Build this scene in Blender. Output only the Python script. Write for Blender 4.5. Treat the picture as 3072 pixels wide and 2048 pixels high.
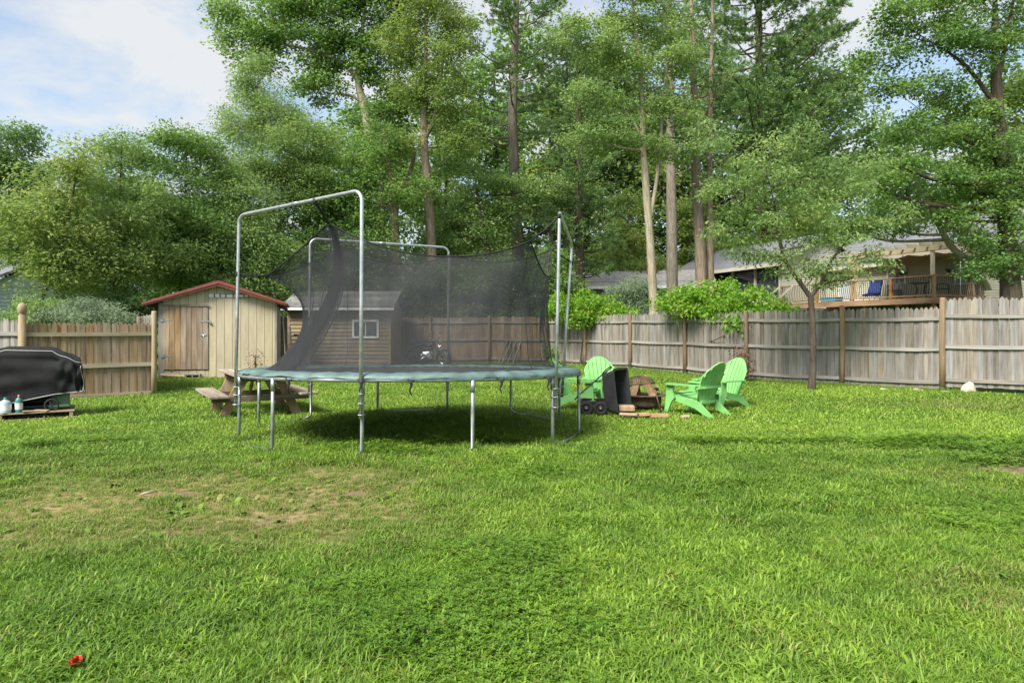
import bpy, math, random
import numpy as np
from mathutils import Vector, Matrix, Euler

for o in list(bpy.data.objects):
    bpy.data.objects.remove(o, do_unlink=True)
SC = bpy.context.scene
COL = SC.collection
R = math.radians
random.seed(7)
rng = np.random.default_rng(11)

# ------------------------------------------------------------------ camera, sky, sun, exposure
CAM_H, FOC = 1.42, 2048.0            # metres above the lawn; focal length in photo pixels (24 mm lens)
cam = bpy.data.cameras.new('camera')
cam.lens = 24; cam.sensor_width = 36; cam.sensor_fit = 'HORIZONTAL'
cam.shift_y = -41 / 3072
cam.clip_start = 0.1; cam.clip_end = 2000
cam_o = bpy.data.objects.new('camera', cam); COL.objects.link(cam_o)
cam_o.location = (0, 0, CAM_H); cam_o.rotation_euler = (R(90), 0, 0)
SC.camera = cam_o

SUN_EL, SUN_AZ = 47, 234             # azimuth the light comes from, degrees counter-clockwise from +X (behind the camera, left)
sun = bpy.data.lights.new('sun', 'SUN'); sun.energy = 1.2; sun.angle = R(24); sun.color = (1, .955, .88)
sun_o = bpy.data.objects.new('sun', sun); COL.objects.link(sun_o)
sd = Vector((math.cos(R(SUN_AZ)) * math.cos(R(SUN_EL)), math.sin(R(SUN_AZ)) * math.cos(R(SUN_EL)), math.sin(R(SUN_EL))))
sun_o.rotation_euler = (-sd).to_track_quat('-Z', 'Y').to_euler()
sun_o.location = sd * 60

world = bpy.data.worlds.new('World'); SC.world = world; world.use_nodes = True
wn = world.node_tree; wn.nodes.clear()
def N(t, k, **kw):
    n = t.nodes.new(k)
    for a, b in kw.items(): setattr(n, a, b)
    return n
sky = N(wn, 'ShaderNodeTexSky', sky_type='NISHITA', sun_disc=False)
sky.sun_elevation = R(SUN_EL); sky.sun_rotation = R(90 - SUN_AZ); sky.air_density = 1.0; sky.dust_density = .6; sky.ozone_density = 1.6
bg = N(wn, 'ShaderNodeBackground'); bg.inputs[1].default_value = .05
wo = N(wn, 'ShaderNodeOutputWorld')
tc = N(wn, 'ShaderNodeTexCoord')
sp = N(wn, 'ShaderNodeSeparateXYZ'); wn.links.new(tc.outputs['Generated'], sp.inputs[0])
zz = N(wn, 'ShaderNodeMath', operation='ADD'); wn.links.new(sp.outputs[2], zz.inputs[0]); zz.inputs[1].default_value = .22
zm = N(wn, 'ShaderNodeMath', operation='MAXIMUM'); wn.links.new(zz.outputs[0], zm.inputs[0]); zm.inputs[1].default_value = .08
dx = N(wn, 'ShaderNodeMath', operation='DIVIDE'); wn.links.new(sp.outputs[0], dx.inputs[0]); wn.links.new(zm.outputs[0], dx.inputs[1])
dy = N(wn, 'ShaderNodeMath', operation='DIVIDE'); wn.links.new(sp.outputs[1], dy.inputs[0]); wn.links.new(zm.outputs[0], dy.inputs[1])
cb = N(wn, 'ShaderNodeCombineXYZ'); wn.links.new(dx.outputs[0], cb.inputs[0]); wn.links.new(dy.outputs[0], cb.inputs[1])
no = N(wn, 'ShaderNodeTexNoise'); no.inputs['Scale'].default_value = 2.3; no.inputs['Detail'].default_value = 10; no.inputs['Roughness'].default_value = .62
no.inputs['Distortion'].default_value = .35
wn.links.new(cb.outputs[0], no.inputs['Vector'])
cr = N(wn, 'ShaderNodeValToRGB'); cr.color_ramp.elements[0].position = .40; cr.color_ramp.elements[1].position = .57
cr.color_ramp.elements[0].color = (.34, .34, .34, 1)
cr.color_ramp.elements[1].color = (.96, .96, .96, 1)
wn.links.new(no.outputs['Fac'], cr.inputs[0])
mx = N(wn, 'ShaderNodeMix', data_type='RGBA'); wn.links.new(cr.outputs[0], mx.inputs[0])
sk2 = N(wn, 'ShaderNodeMix', data_type='RGBA', blend_type='MULTIPLY'); sk2.inputs[0].default_value = 1
sk2.inputs[7].default_value = (.60, .66, .66, 1); wn.links.new(sky.outputs[0], sk2.inputs[6])
wn.links.new(sk2.outputs[2], mx.inputs[6]); mx.inputs[7].default_value = (2.45, 2.52, 2.58, 1)
wn.links.new(mx.outputs[2], bg.inputs[0]); wn.links.new(bg.outputs[0], wo.inputs[0])

vs = SC.view_settings
SC.display_settings.display_device = 'sRGB'
vs.view_transform = 'Standard'; vs.look = 'None'; vs.gamma = 1; vs.use_curve_mapping = False
vs.exposure = 2.78
SC.cycles.max_bounces = 8; SC.cycles.diffuse_bounces = 5; SC.cycles.transparent_max_bounces = 24; SC.cycles.transmission_bounces = 4
SC.cycles.use_denoising = True
SC.cycles.caustics_reflective = False; SC.cycles.caustics_refractive = False

# ------------------------------------------------------------------ helpers
def P(px, py, Y):                    # the point seen at photo pixel (px, py) that stands Y metres into the yard
    return Vector(((px - 1536) / FOC * Y, Y, CAM_H - (py - 983) / FOC * Y))

def vnoise(x, y, s=1.0, seed=0):     # smooth lattice noise 0..1
    x = np.asarray(x, float) * s; y = np.asarray(y, float) * s
    xi = np.floor(x).astype(np.int64); yi = np.floor(y).astype(np.int64)
    fx = x - xi; fy = y - yi
    fx = fx * fx * (3 - 2 * fx); fy = fy * fy * (3 - 2 * fy)
    def h(a, b):
        n = (a * 374761393 + b * 668265263 + seed * 974634777) & 0xffffffff
        n = ((n ^ (n >> 13)) * 1274126177) & 0xffffffff
        return ((n ^ (n >> 16)) & 0xffff) / 65535.0
    return (h(xi, yi) * (1 - fx) + h(xi + 1, yi) * fx) * (1 - fy) + (h(xi, yi + 1) * (1 - fx) + h(xi + 1, yi + 1) * fx) * fy

def sstep(a, b, x):
    t = np.clip((np.asarray(x, float) - a) / (b - a), 0, 1)
    return t * t * (3 - 2 * t)

def tag(o, label=None, cat=None, group=None, kind=None):
    if label: o['label'] = label
    if cat: o['category'] = cat
    if group: o['group'] = group
    if kind: o['kind'] = kind
    return o

def empty(name, loc, rz=0, label=None, cat=None, group=None):
    o = bpy.data.objects.new(name, None); COL.objects.link(o)
    o.location = loc; o.rotation_euler = (0, 0, rz); o.empty_display_size = .2
    return tag(o, label, cat, group)

def link(name, me, parent=None, loc=(0, 0, 0), rot=(0, 0, 0), scale=(1, 1, 1)):
    o = bpy.data.objects.new(name, me); COL.objects.link(o)
    o.location = loc; o.rotation_euler = rot; o.scale = scale
    if parent is not None: o.parent = parent
    return o

class MB:
    def __init__(s): s.v = []; s.f = []
    def add(s, vs_, fs):
        b = len(s.v); s.v += [tuple(v) for v in vs_]; s.f += [tuple(i + b for i in f) for f in fs]; return s
    def box(s, c, d, rot=None, bev=0.0):
        hx, hy, hz = d[0] / 2, d[1] / 2, d[2] / 2
        M = Euler(rot).to_matrix() if rot else Matrix.Identity(3)
        c = Vector(c)
        if bev <= 0:
            vs_ = [c + M @ Vector((x * hx, y * hy, z * hz)) for x in (-1, 1) for y in (-1, 1) for z in (-1, 1)]
            return s.add(vs_, [(0, 1, 3, 2), (4, 6, 7, 5), (0, 4, 5, 1), (2, 3, 7, 6), (0, 2, 6, 4), (1, 5, 7, 3)])
        b = min(bev, hx * .9, hy * .9, hz * .9)
        vs_ = []; idx = {}
        for x in (-1, 1):
            for y in (-1, 1):
                for z in (-1, 1):
                    for k, q in enumerate(((hx, hy - b, hz - b), (hx - b, hy, hz - b), (hx - b, hy - b, hz))):
                        idx[(x, y, z, k)] = len(vs_); vs_.append(c + M @ Vector((x * q[0], y * q[1], z * q[2])))
        fs = []
        for a in (-1, 1):
            fs.append([idx[(a, y, z, 0)] for y, z in ((-1, -1), (1, -1), (1, 1), (-1, 1))][::a])
            fs.append([idx[(x, a, z, 1)] for x, z in ((-1, -1), (-1, 1), (1, 1), (1, -1))][::a])
            fs.append([idx[(x, y, a, 2)] for x, y in ((-1, -1), (1, -1), (1, 1), (-1, 1))][::a])
        for p in (-1, 1):
            for q in (-1, 1):
                fs.append((idx[(p, q, -1, 0)], idx[(p, q, 1, 0)], idx[(p, q, 1, 1)], idx[(p, q, -1, 1)]))
                fs.append((idx[(p, -1, q, 0)], idx[(p, 1, q, 0)], idx[(p, 1, q, 2)], idx[(p, -1, q, 2)]))
                fs.append((idx[(-1, p, q, 1)], idx[(1, p, q, 1)], idx[(1, p, q, 2)], idx[(-1, p, q, 2)]))
                for r in (-1, 1): fs.append((idx[(p, q, r, 0)], idx[(p, q, r, 1)], idx[(p, q, r, 2)]))
        return s.add(vs_, fs)
    def beam(s, a, b, w, h, up=(0, 0, 1), bev=0.0):      # a bar with a w x h section from a to b
        a = Vector(a); b = Vector(b); d = (b - a); L = d.length; d.normalize()
        u = Vector(up); x = d.cross(u)
        if x.length < 1e-4: x = d.cross(Vector((1, 0, 0)))
        x.normalize(); y = x.cross(d).normalized()
        M = Matrix((x, d, y)).transposed()
        t = MB(); t.box((0, 0, 0), (w, L, h), None, bev)
        m = (a + b) / 2
        return s.add([m + M @ Vector(v) for v in t.v], t.f)
    def tube(s, pts, rad, n=8, cap=True):
        pts = [Vector(p) for p in pts]; k = len(pts)
        if not hasattr(rad, '__len__'): rad = [rad] * k
        vs_ = []; fs = []; ref = None
        for i, p in enumerate(pts):
            d = (pts[min(i + 1, k - 1)] - pts[max(i - 1, 0)])
            if d.length < 1e-9: d = Vector((0, 0, 1))
            d.normalize()
            if ref is None:
                ref = d.orthogonal().normalized()
            ref = (ref - d * ref.dot(d))
            if ref.length < 1e-6: ref = d.orthogonal()
            ref.normalize(); q = d.cross(ref)
            for j in range(n):
                a = 2 * math.pi * j / n
                vs_.append(p + (ref * math.cos(a) + q * math.sin(a)) * rad[i])
        for i in range(k - 1):
            for j in range(n):
                fs.append((i * n + j, i * n + (j + 1) % n, (i + 1) * n + (j + 1) % n, (i + 1) * n + j))
        if cap:
            fs.append(tuple(range(n))[::-1]); fs.append(tuple((k - 1) * n + j for j in range(n)))
        return s.add(vs_, fs)
    def prism(s, poly, t0, t1, axis='x', M=None):        # extrude a 2-D outline along an axis
        n = len(poly)
        def mk(p, t):
            v = {'x': (t, p[0], p[1]), 'y': (p[0], t, p[1]), 'z': (p[0], p[1], t)}[axis]
            return M @ Vector(v) if M is not None else v
        vs_ = [mk(p, t0) for p in poly] + [mk(p, t1) for p in poly]
        fs = [tuple(range(n))[::-1], tuple(range(n, 2 * n))]
        fs += [(i, (i + 1) % n, n + (i + 1) % n, n + i) for i in range(n)]
        return s.add(vs_, fs)
    def lathe(s, prof, c=(0, 0, 0), n=20, M=None):       # profile (r, z) turned about z
        vs_ = []; fs = []; k = len(prof); c = Vector(c)
        for r, z in prof:
            for j in range(n):
                a = 2 * math.pi * j / n
                v = Vector((r * math.cos(a), r * math.sin(a), z))
                if M is not None: v = M @ v
                vs_.append(c + v)
        for i in range(k - 1):
            for j in range(n):
                fs.append((i * n + j, i * n + (j + 1) % n, (i + 1) * n + (j + 1) % n, (i + 1) * n + j))
        return s.add(vs_, fs)
    def grid(s, rows, closed=False):
        m = len(rows[0]); vs_ = [p for r in rows for p in r]; fs = []
        for i in range(len(rows) - 1):
            for j in range(m if closed else m - 1):
                j2 = (j + 1) % m
                fs.append((i * m + j, i * m + j2, (i + 1) * m + j2, (i + 1) * m + j))
        return s.add(vs_, fs)
    def mesh(s, name, mat, smooth=False):
        me = bpy.data.meshes.new(name); me.from_pydata(s.v, [], s.f); me.update()
        if mat: me.materials.append(mat)
        if smooth: me.polygons.foreach_set('use_smooth', [True] * len(me.polygons))
        return me
    def build(s, name, mat, parent=None, smooth=False, loc=(0, 0, 0), rot=(0, 0, 0)):
        return link(name, s.mesh(name, mat, smooth), parent, loc, rot)

def np_mesh(name, verts, tris, mat, attrs=None, smooth=False):
    me = bpy.data.meshes.new(name)
    verts = np.ascontiguousarray(verts, np.float32); tris = np.ascontiguousarray(tris, np.int32)
    k = tris.shape[1]
    me.vertices.add(len(verts)); me.vertices.foreach_set('co', verts.ravel())
    me.loops.add(tris.size); me.loops.foreach_set('vertex_index', tris.ravel())
    me.polygons.add(len(tris)); me.polygons.foreach_set('loop_start', np.arange(0, tris.size, k, dtype=np.int32))
    if smooth: me.polygons.foreach_set('use_smooth', np.ones(len(tris), bool))
    me.update(calc_edges=True)
    for an, av in (attrs or {}).items():
        at = me.attributes.new(an, 'FLOAT', 'POINT'); at.data.foreach_set('value', np.ascontiguousarray(av, np.float32))
    if mat: me.materials.append(mat)
    return me

# ------------------------------------------------------------------ materials
def newmat(name):
    m = bpy.data.materials.new(name); m.use_nodes = True
    t = m.node_tree; b = t.nodes['Principled BSDF']
    return m, t, b
def c4(c): return (c[0], c[1], c[2], 1)
def ramp(t, cols, pos=None):
    r = N(t, 'ShaderNodeValToRGB'); e = r.color_ramp.elements
    k = len(cols); pos = pos or [i / (k - 1) for i in range(k)]
    e[0].position = pos[0]; e[0].color = c4(cols[0]); e[1].position = pos[-1]; e[1].color = c4(cols[-1])
    for i in range(1, k - 1):
        q = e.new(pos[i]); q.color = c4(cols[i])
    return r
def mat_plain(name, col, rough=.6, metal=0.0, var=.15, scale=6, bump=.1, bscale=40, rnd=0.0, spec=.4):
    m, t, b = newmat(name)
    tc_ = N(t, 'ShaderNodeTexCoord'); n = N(t, 'ShaderNodeTexNoise'); n.inputs['Scale'].default_value = scale; n.inputs['Detail'].default_value = 5
    t.links.new(tc_.outputs['Object'], n.inputs['Vector'])
    lo = tuple(c * (1 - var) for c in col); hi = tuple(min(1, c * (1 + var)) for c in col)
    r = ramp(t, [lo, hi], [.3, .7]); t.links.new(n.outputs['Fac'], r.inputs[0])
    out = r.outputs[0]
    if rnd:
        oi = N(t, 'ShaderNodeObjectInfo'); mr = N(t, 'ShaderNodeMapRange'); mr.inputs[3].default_value = 1 - rnd; mr.inputs[4].default_value = 1 + rnd
        t.links.new(oi.outputs['Random'], mr.inputs[0])
        h = N(t, 'ShaderNodeHueSaturation'); t.links.new(mr.outputs[0], h.inputs['Value']); t.links.new(out, h.inputs['Color']); out = h.outputs[0]
    t.links.new(out, b.inputs['Base Color'])
    b.inputs['Roughness'].default_value = rough; b.inputs['Metallic'].default_value = metal
    b.inputs['Specular IOR Level'].default_value = spec
    if bump:
        n2 = N(t, 'ShaderNodeTexNoise'); n2.inputs['Scale'].default_value = bscale; n2.inputs['Detail'].default_value = 4
        t.links.new(tc_.outputs['Object'], n2.inputs['Vector'])
        bp = N(t, 'ShaderNodeBump'); bp.inputs['Strength'].default_value = bump; bp.inputs['Distance'].default_value = .01
        t.links.new(n2.outputs['Fac'], bp.inputs['Height']); t.links.new(bp.outputs[0], b.inputs['Normal'])
    return m
def mat_wood(name, cols, axis='z', grain=26, long=1.3, rnd=.22, rough=.85, bump=.35, sat=.25, coarse=5):
    """boards: streaks along the grain, knots, and every board a shade of its own"""
    cols = [tuple(x * .90 for x in c) for c in cols]
    m, t, b = newmat(name)
    tc_ = N(t, 'ShaderNodeTexCoord'); oi = N(t, 'ShaderNodeObjectInfo')
    off = N(t, 'ShaderNodeVectorMath', operation='SCALE'); off.inputs[0].default_value = (13.7, 7.3, 21.1)
    t.links.new(oi.outputs['Random'], off.inputs['Scale'])
    ad = N(t, 'ShaderNodeVectorMath', operation='ADD'); t.links.new(tc_.outputs['Object'], ad.inputs[0]); t.links.new(off.outputs[0], ad.inputs[1])
    mp = N(t, 'ShaderNodeMapping'); s = [grain] * 3; s['xyz'.index(axis)] = long; mp.inputs['Scale'].default_value = s
    t.links.new(ad.outputs[0], mp.inputs[0])
    n = N(t, 'ShaderNodeTexNoise'); n.inputs['Scale'].default_value = 1; n.inputs['Detail'].default_value = 6; n.inputs['Roughness'].default_value = .65; n.inputs['Distortion'].default_value = .4
    t.links.new(mp.outputs[0], n.inputs['Vector'])
    mp2 = N(t, 'ShaderNodeMapping'); s = [coarse] * 3; s['xyz'.index(axis)] = 1.1; mp2.inputs['Scale'].default_value = s
    t.links.new(ad.outputs[0], mp2.inputs[0])
    n2 = N(t, 'ShaderNodeTexNoise'); n2.inputs['Scale'].default_value = 1; n2.inputs['Detail'].default_value = 3
    t.links.new(mp2.outputs[0], n2.inputs['Vector'])
    mxn = N(t, 'ShaderNodeMath', operation='MULTIPLY_ADD'); mxn.inputs[1].default_value = .55
    t.links.new(n.outputs['Fac'], mxn.inputs[0])
    sc_ = N(t, 'ShaderNodeMath', operation='MULTIPLY'); sc_.inputs[1].default_value = .45; t.links.new(n2.outputs['Fac'], sc_.inputs[0]); t.links.new(sc_.outputs[0], mxn.inputs[2])
    k = len(cols); r = ramp(t, cols, [.33 + .34 * i / (k - 1) for i in range(k)]); t.links.new(mxn.outputs[0], r.inputs[0])
    wn_ = N(t, 'ShaderNodeTexWhiteNoise', noise_dimensions='1D'); t.links.new(oi.outputs['Random'], wn_.inputs['W'])
    h = N(t, 'ShaderNodeHueSaturation')
    mr = N(t, 'ShaderNodeMapRange'); mr.inputs[3].default_value = 1 - rnd; mr.inputs[4].default_value = 1 + rnd; t.links.new(oi.outputs['Random'], mr.inputs[0]); t.links.new(mr.outputs[0], h.inputs['Value'])
    ms = N(t, 'ShaderNodeMapRange'); ms.inputs[3].default_value = 1 - sat; ms.inputs[4].default_value = 1 + sat; t.links.new(wn_.outputs['Value'], ms.inputs[0]); t.links.new(ms.outputs[0], h.inputs['Saturation'])
    t.links.new(r.outputs[0], h.inputs['Color'])
    vo = N(t, 'ShaderNodeTexVoronoi'); mpk = N(t, 'ShaderNodeMapping'); s = [7] * 3; s['xyz'.index(axis)] = 2.6; mpk.inputs['Scale'].default_value = s
    t.links.new(ad.outputs[0], mpk.inputs[0]); t.links.new(mpk.outputs[0], vo.inputs['Vector'])
    kr = ramp(t, [(.45, .38, .32), (1, 1, 1)], [.05, .13]); t.links.new(vo.outputs['Distance'], kr.inputs[0])
    mk = N(t, 'ShaderNodeMix', data_type='RGBA', blend_type='MULTIPLY'); mk.inputs[0].default_value = .7
    t.links.new(h.outputs[0], mk.inputs[6]); t.links.new(kr.outputs[0], mk.inputs[7])
    t.links.new(mk.outputs[2], b.inputs['Base Color'])
    b.inputs['Roughness'].default_value = rough; b.inputs['Specular IOR Level'].default_value = .25
    bp = N(t, 'ShaderNodeBump'); bp.inputs['Strength'].default_value = bump; bp.inputs['Distance'].default_value = .006
    t.links.new(n.outputs['Fac'], bp.inputs['Height']); t.links.new(bp.outputs[0], b.inputs['Normal'])
    return m
def mat_leaf(name, cols, trans=.5, rough=.55, inst=False):
    """leaves: each with a shade of its own (point attribute rnd), light passing through"""
    m, t, b = newmat(name); out = t.nodes['Material Output']
    a = N(t, 'ShaderNodeAttribute'); a.attribute_name = 'rnd'
    r = ramp(t, cols); t.links.new(a.outputs['Fac'], r.inputs[0])
    t.links.new(r.outputs[0], b.inputs['Base Color']); b.inputs['Roughness'].default_value = rough; b.inputs['Specular IOR Level'].default_value = .35
    tr = N(t, 'ShaderNodeBsdfTranslucent'); h = N(t, 'ShaderNodeHueSaturation'); h.inputs['Hue'].default_value = .485; h.inputs['Saturation'].default_value = 1.1; h.inputs['Value'].default_value = 1.35
    t.links.new(r.outputs[0], h.inputs['Color']); t.links.new(h.outputs[0], tr.inputs[0])
    ms = N(t, 'ShaderNodeMixShader'); ms.inputs[0].default_value = trans
    t.links.new(b.outputs[0], ms.inputs[1]); t.links.new(tr.outputs[0], ms.inputs[2]); t.links.new(ms.outputs[0], out.inputs[0])
    return m

M = {}
M['fence_grey'] = mat_wood('weathered fence wood', [(.125, .108, .088), (.235, .214, .184), (.355, .333, .300)], rnd=.25, sat=.6)
M['fence_rail'] = mat_wood('weathered rail wood', [(.185, .165, .138), (.30, .278, .242), (.42, .395, .355)], axis='x', rnd=.12)
M['fence_post'] = mat_wood('cedar post', [(.155, .105, .062), (.275, .195, .122), (.375, .29, .195)], rnd=.22, sat=.35, grain=18)
M['fence_brown'] = mat_wood('brown fence wood', [(.17, .115, .068), (.30, .215, .135), (.42, .325, .22)], rnd=.2)
M['fence_brown_rail'] = mat_wood('pale fence rail', [(.26, .22, .15), (.38, .33, .23), (.48, .42, .31)], axis='x', rnd=.1)
M['post_pale'] = mat_wood('pale fence post', [(.24, .18, .11), (.37, .29, .19), (.46, .38, .26)], rnd=.1, grain=16)
M['shed_tan'] = mat_wood('tan shed paint', [(.43, .36, .24), (.53, .452, .31), (.60, .52, .37)], rnd=.05, sat=.06, grain=9, bump=.12, rough=.7)
M['shed_door'] = mat_wood('bare shed door wood', [(.17, .115, .07), (.34, .25, .165), (.47, .38, .28)], rnd=.2, sat=.3)
M['shed_trim'] = mat_wood('weathered trim', [(.17, .15, .13), (.30, .275, .245), (.42, .39, .35)], rnd=.1)
M['red_metal'] = mat_plain('red roof metal', (.25, .07, .052), rough=.45, var=.15, bump=.03, spec=.5)
M['dark_wood'] = mat_wood('dark old wood', [(.05, .035, .025), (.10, .075, .05), (.16, .12, .085)], axis='x', rnd=.2)
M['lap_brown'] = mat_wood('brown lap siding', [(.22, .16, .09), (.31, .235, .14), (.40, .31, .20)], axis='x', rnd=.12, grain=16)
M['white'] = mat_plain('white paint', (.72, .72, .70), rough=.55, var=.08, bump=.03)
M['black_plastic'] = mat_plain('black plastic', (.028, .028, .031), rough=.5, var=.3, bump=.08)
M['rubber'] = mat_plain('black rubber', (.02, .02, .02), rough=.8, var=.25, bump=.25, bscale=60)
M['steel'] = mat_plain('galvanized steel', (.50, .52, .53), rough=.42, metal=.85, var=.22, scale=14, bump=.05)
M['steel_dull'] = mat_plain('dull galvanized tube', (.36, .38, .38), rough=.5, metal=.75, var=.3, scale=10, bump=.06)
M['dark_metal'] = mat_plain('dark painted metal', (.03, .03, .032), rough=.45, metal=.3, var=.3)
M['chrome'] = mat_plain('chrome', (.7, .7, .72), rough=.2, metal=1, var=.1, bump=0)
M['strap'] = mat_plain('black strap', (.018, .018, .02), rough=.8, var=.2)

# ------------------------------------------------------------------ ground
POSTS = [(12.6, 13.9), (9.87, 15.65), (8.24, 17.05), (6.42, 18.75), (5.38, 21.2), (4.09, 23.6), (2.72, 25.6), (1.36, 26.75),
         (-.9, 27.3), (-3.3, 27.5), (-5.7, 27.4), (-8.1, 27.2), (-10.5, 27.0)]
def hill_d(x, y):                    # metres beyond the neighbour's side of the long fence
    return (np.asarray(x) - 6.3) * .81 + (np.asarray(y) - 20.6) * .58
def ground_z(x, y):
    x = np.asarray(x, float); y = np.asarray(y, float)
    z = .05 * (vnoise(x, y, .35, 3) - .5) * sstep(3, 6, y) + .08 * np.exp(-((x + .8) ** 2 / 5 + (y - 7.1) ** 2 / 1.6))
    z = z - .10 * np.exp(-((x + 6.7) ** 2 + (y - 20) ** 2) / 2.5)
    return z + 1.35 * sstep(.8, 12, hill_d(x, y)) + .6 * sstep(40, 90, y)
def dryness(x, y):                   # worn, straw-coloured turf
    x = np.asarray(x, float); y = np.asarray(y, float)
    w = .7 * (vnoise(x, y, .7, 5) - .5) + .5 * (vnoise(x, y, 2.1, 6) - .5) + .35 * (vnoise(x, y, 5.3, 8) - .5)
    d = 1.0 * np.exp(-(((x + 2.6) / 1.95) ** 4 + ((y - 5.6) / 1.2) ** 4))
    d = np.maximum(d, .72 * np.exp(-(((x + 4.6) / 1.6) ** 2 + ((y - 6.2) / 1.2) ** 2)))
    d = np.maximum(d, .62 * np.exp(-(((x + .95) / .35) ** 2 + ((y - 4.9) / .35) ** 2)))
    d = np.maximum(d, .50 * np.exp(-(((x - 4.6) / 1.5) ** 2 + ((y - 6.7) / .6) ** 2)))
    d = np.maximum(d, .45 * np.exp(-(((x - 8.3) / 1.8) ** 2 + ((y - 12.5) / 1.2) ** 2)))
    d = np.maximum(d, .35 * np.exp(-(((x - 2.7) / .5) ** 2 + ((y - 3.6) / .35) ** 2)))
    return np.clip(d * (1 + .9 * w) + .3 * w * (d > .1) + .18 * (vnoise(x, y, 1.3, 9) - .45), 0, 1)
SOIL = [(-2.55, 6.95, .13), (-1.75, 5.0, .12), (-1.35, 5.75, .10), (-2.85, 5.85, .12), (-1.85, 4.55, .08), (-2.3, 4.75, .1), (4.35, 7.3, .12), (1.65, 7.4, .12), (5.1, 6.85, .3), (.62, 3.9, .04), (.75, 3.1, .045), (-.33, 8.1, .25), (-1.75, 7.9, .2), (.6, 8.3, .22)]
def soil(x, y):
    s = np.zeros_like(np.asarray(x, float))
    for a, b, r in SOIL: s = np.maximum(s, np.exp(-(((x - a) / (r * 1.6)) ** 2 + ((y - b) / r) ** 2)))
    return s * (.6 + .8 * vnoise(x, y, 7, 4))

gm, t, b = newmat('turf soil')
a1 = N(t, 'ShaderNodeAttribute'); a1.attribute_name = 'dry'; a2 = N(t, 'ShaderNodeAttribute'); a2.attribute_name = 'soil'
tc_ = N(t, 'ShaderNodeTexCoord')
n1 = N(t, 'ShaderNodeTexNoise'); n1.inputs['Scale'].default_value = 9; n1.inputs['Detail'].default_value = 8; t.links.new(tc_.outputs['Object'], n1.inputs['Vector'])
r1 = ramp(t, [(.045, .075, .014), (.075, .13, .022)], [.3, .7]); t.links.new(n1.outputs['Fac'], r1.inputs[0])
r2 = ramp(t, [(.17, .13, .06), (.30, .24, .11)], [.3, .7]); t.links.new(n1.outputs['Fac'], r2.inputs[0])
r3 = ramp(t, [(.10, .07, .045), (.22, .155, .10)], [.3, .7]); t.links.new(n1.outputs['Fac'], r3.inputs[0])
m1 = N(t, 'ShaderNodeMix', data_type='RGBA'); t.links.new(a1.outputs['Fac'], m1.inputs[0]); t.links.new(r1.outputs[0], m1.inputs[6]); t.links.new(r2.outputs[0], m1.inputs[7])
m2 = N(t, 'ShaderNodeMix', data_type='RGBA'); t.links.new(a2.outputs['Fac'], m2.inputs[0]); t.links.new(m1.outputs[2], m2.inputs[6]); t.links.new(r3.outputs[0], m2.inputs[7])
t.links.new(m2.outputs[2], b.inputs['Base Color']); b.inputs['Roughness'].default_value = .95; b.inputs['Specular IOR Level'].default_value = .1
bp = N(t, 'ShaderNodeBump'); bp.inputs['Strength'].default_value = .6; bp.inputs['Distance'].default_value = .02; t.links.new(n1.outputs['Fac'], bp.inputs['Height']); t.links.new(bp.outputs[0], b.inputs['Normal'])
def axis_pts(lo, hi, fine_lo, fine_hi, fine, coarse_n):
    a = np.arange(fine_lo, fine_hi + 1e-6, fine)
    g = np.geomspace(1, 1 + (hi - fine_hi), coarse_n)[1:] - 1 + fine_hi
    h = fine_lo - (np.geomspace(1, 1 + (fine_lo - lo), coarse_n)[1:] - 1)
    return np.concatenate([h[::-1], a, g])
gx = axis_pts(-400, 400, -14, 22, .14, 22); gy = axis_pts(-60, 700, 1, 34, .14, 22)
GX, GY = np.meshgrid(gx, gy)
vx = GX.ravel(); vy = GY.ravel()
gv = np.stack([vx, vy, ground_z(vx, vy)], 1)
w_ = len(gx); ii = np.arange((len(gy) - 1) * (w_ - 1)); ri = ii // (w_ - 1) * w_ + ii % (w_ - 1)
gq = np.stack([ri, ri + 1, ri + w_ + 1, ri + w_], 1)
lawn = link('lawn', np_mesh('lawn', gv, gq, gm, {'dry': dryness(vx, vy), 'soil': soil(vx, vy)}, True))
tag(lawn, 'green back lawn with worn straw coloured patches', 'lawn', kind='structure')
GZ = lambda x, y: float(ground_z(np.array([x]), np.array([y]))[0])

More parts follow.
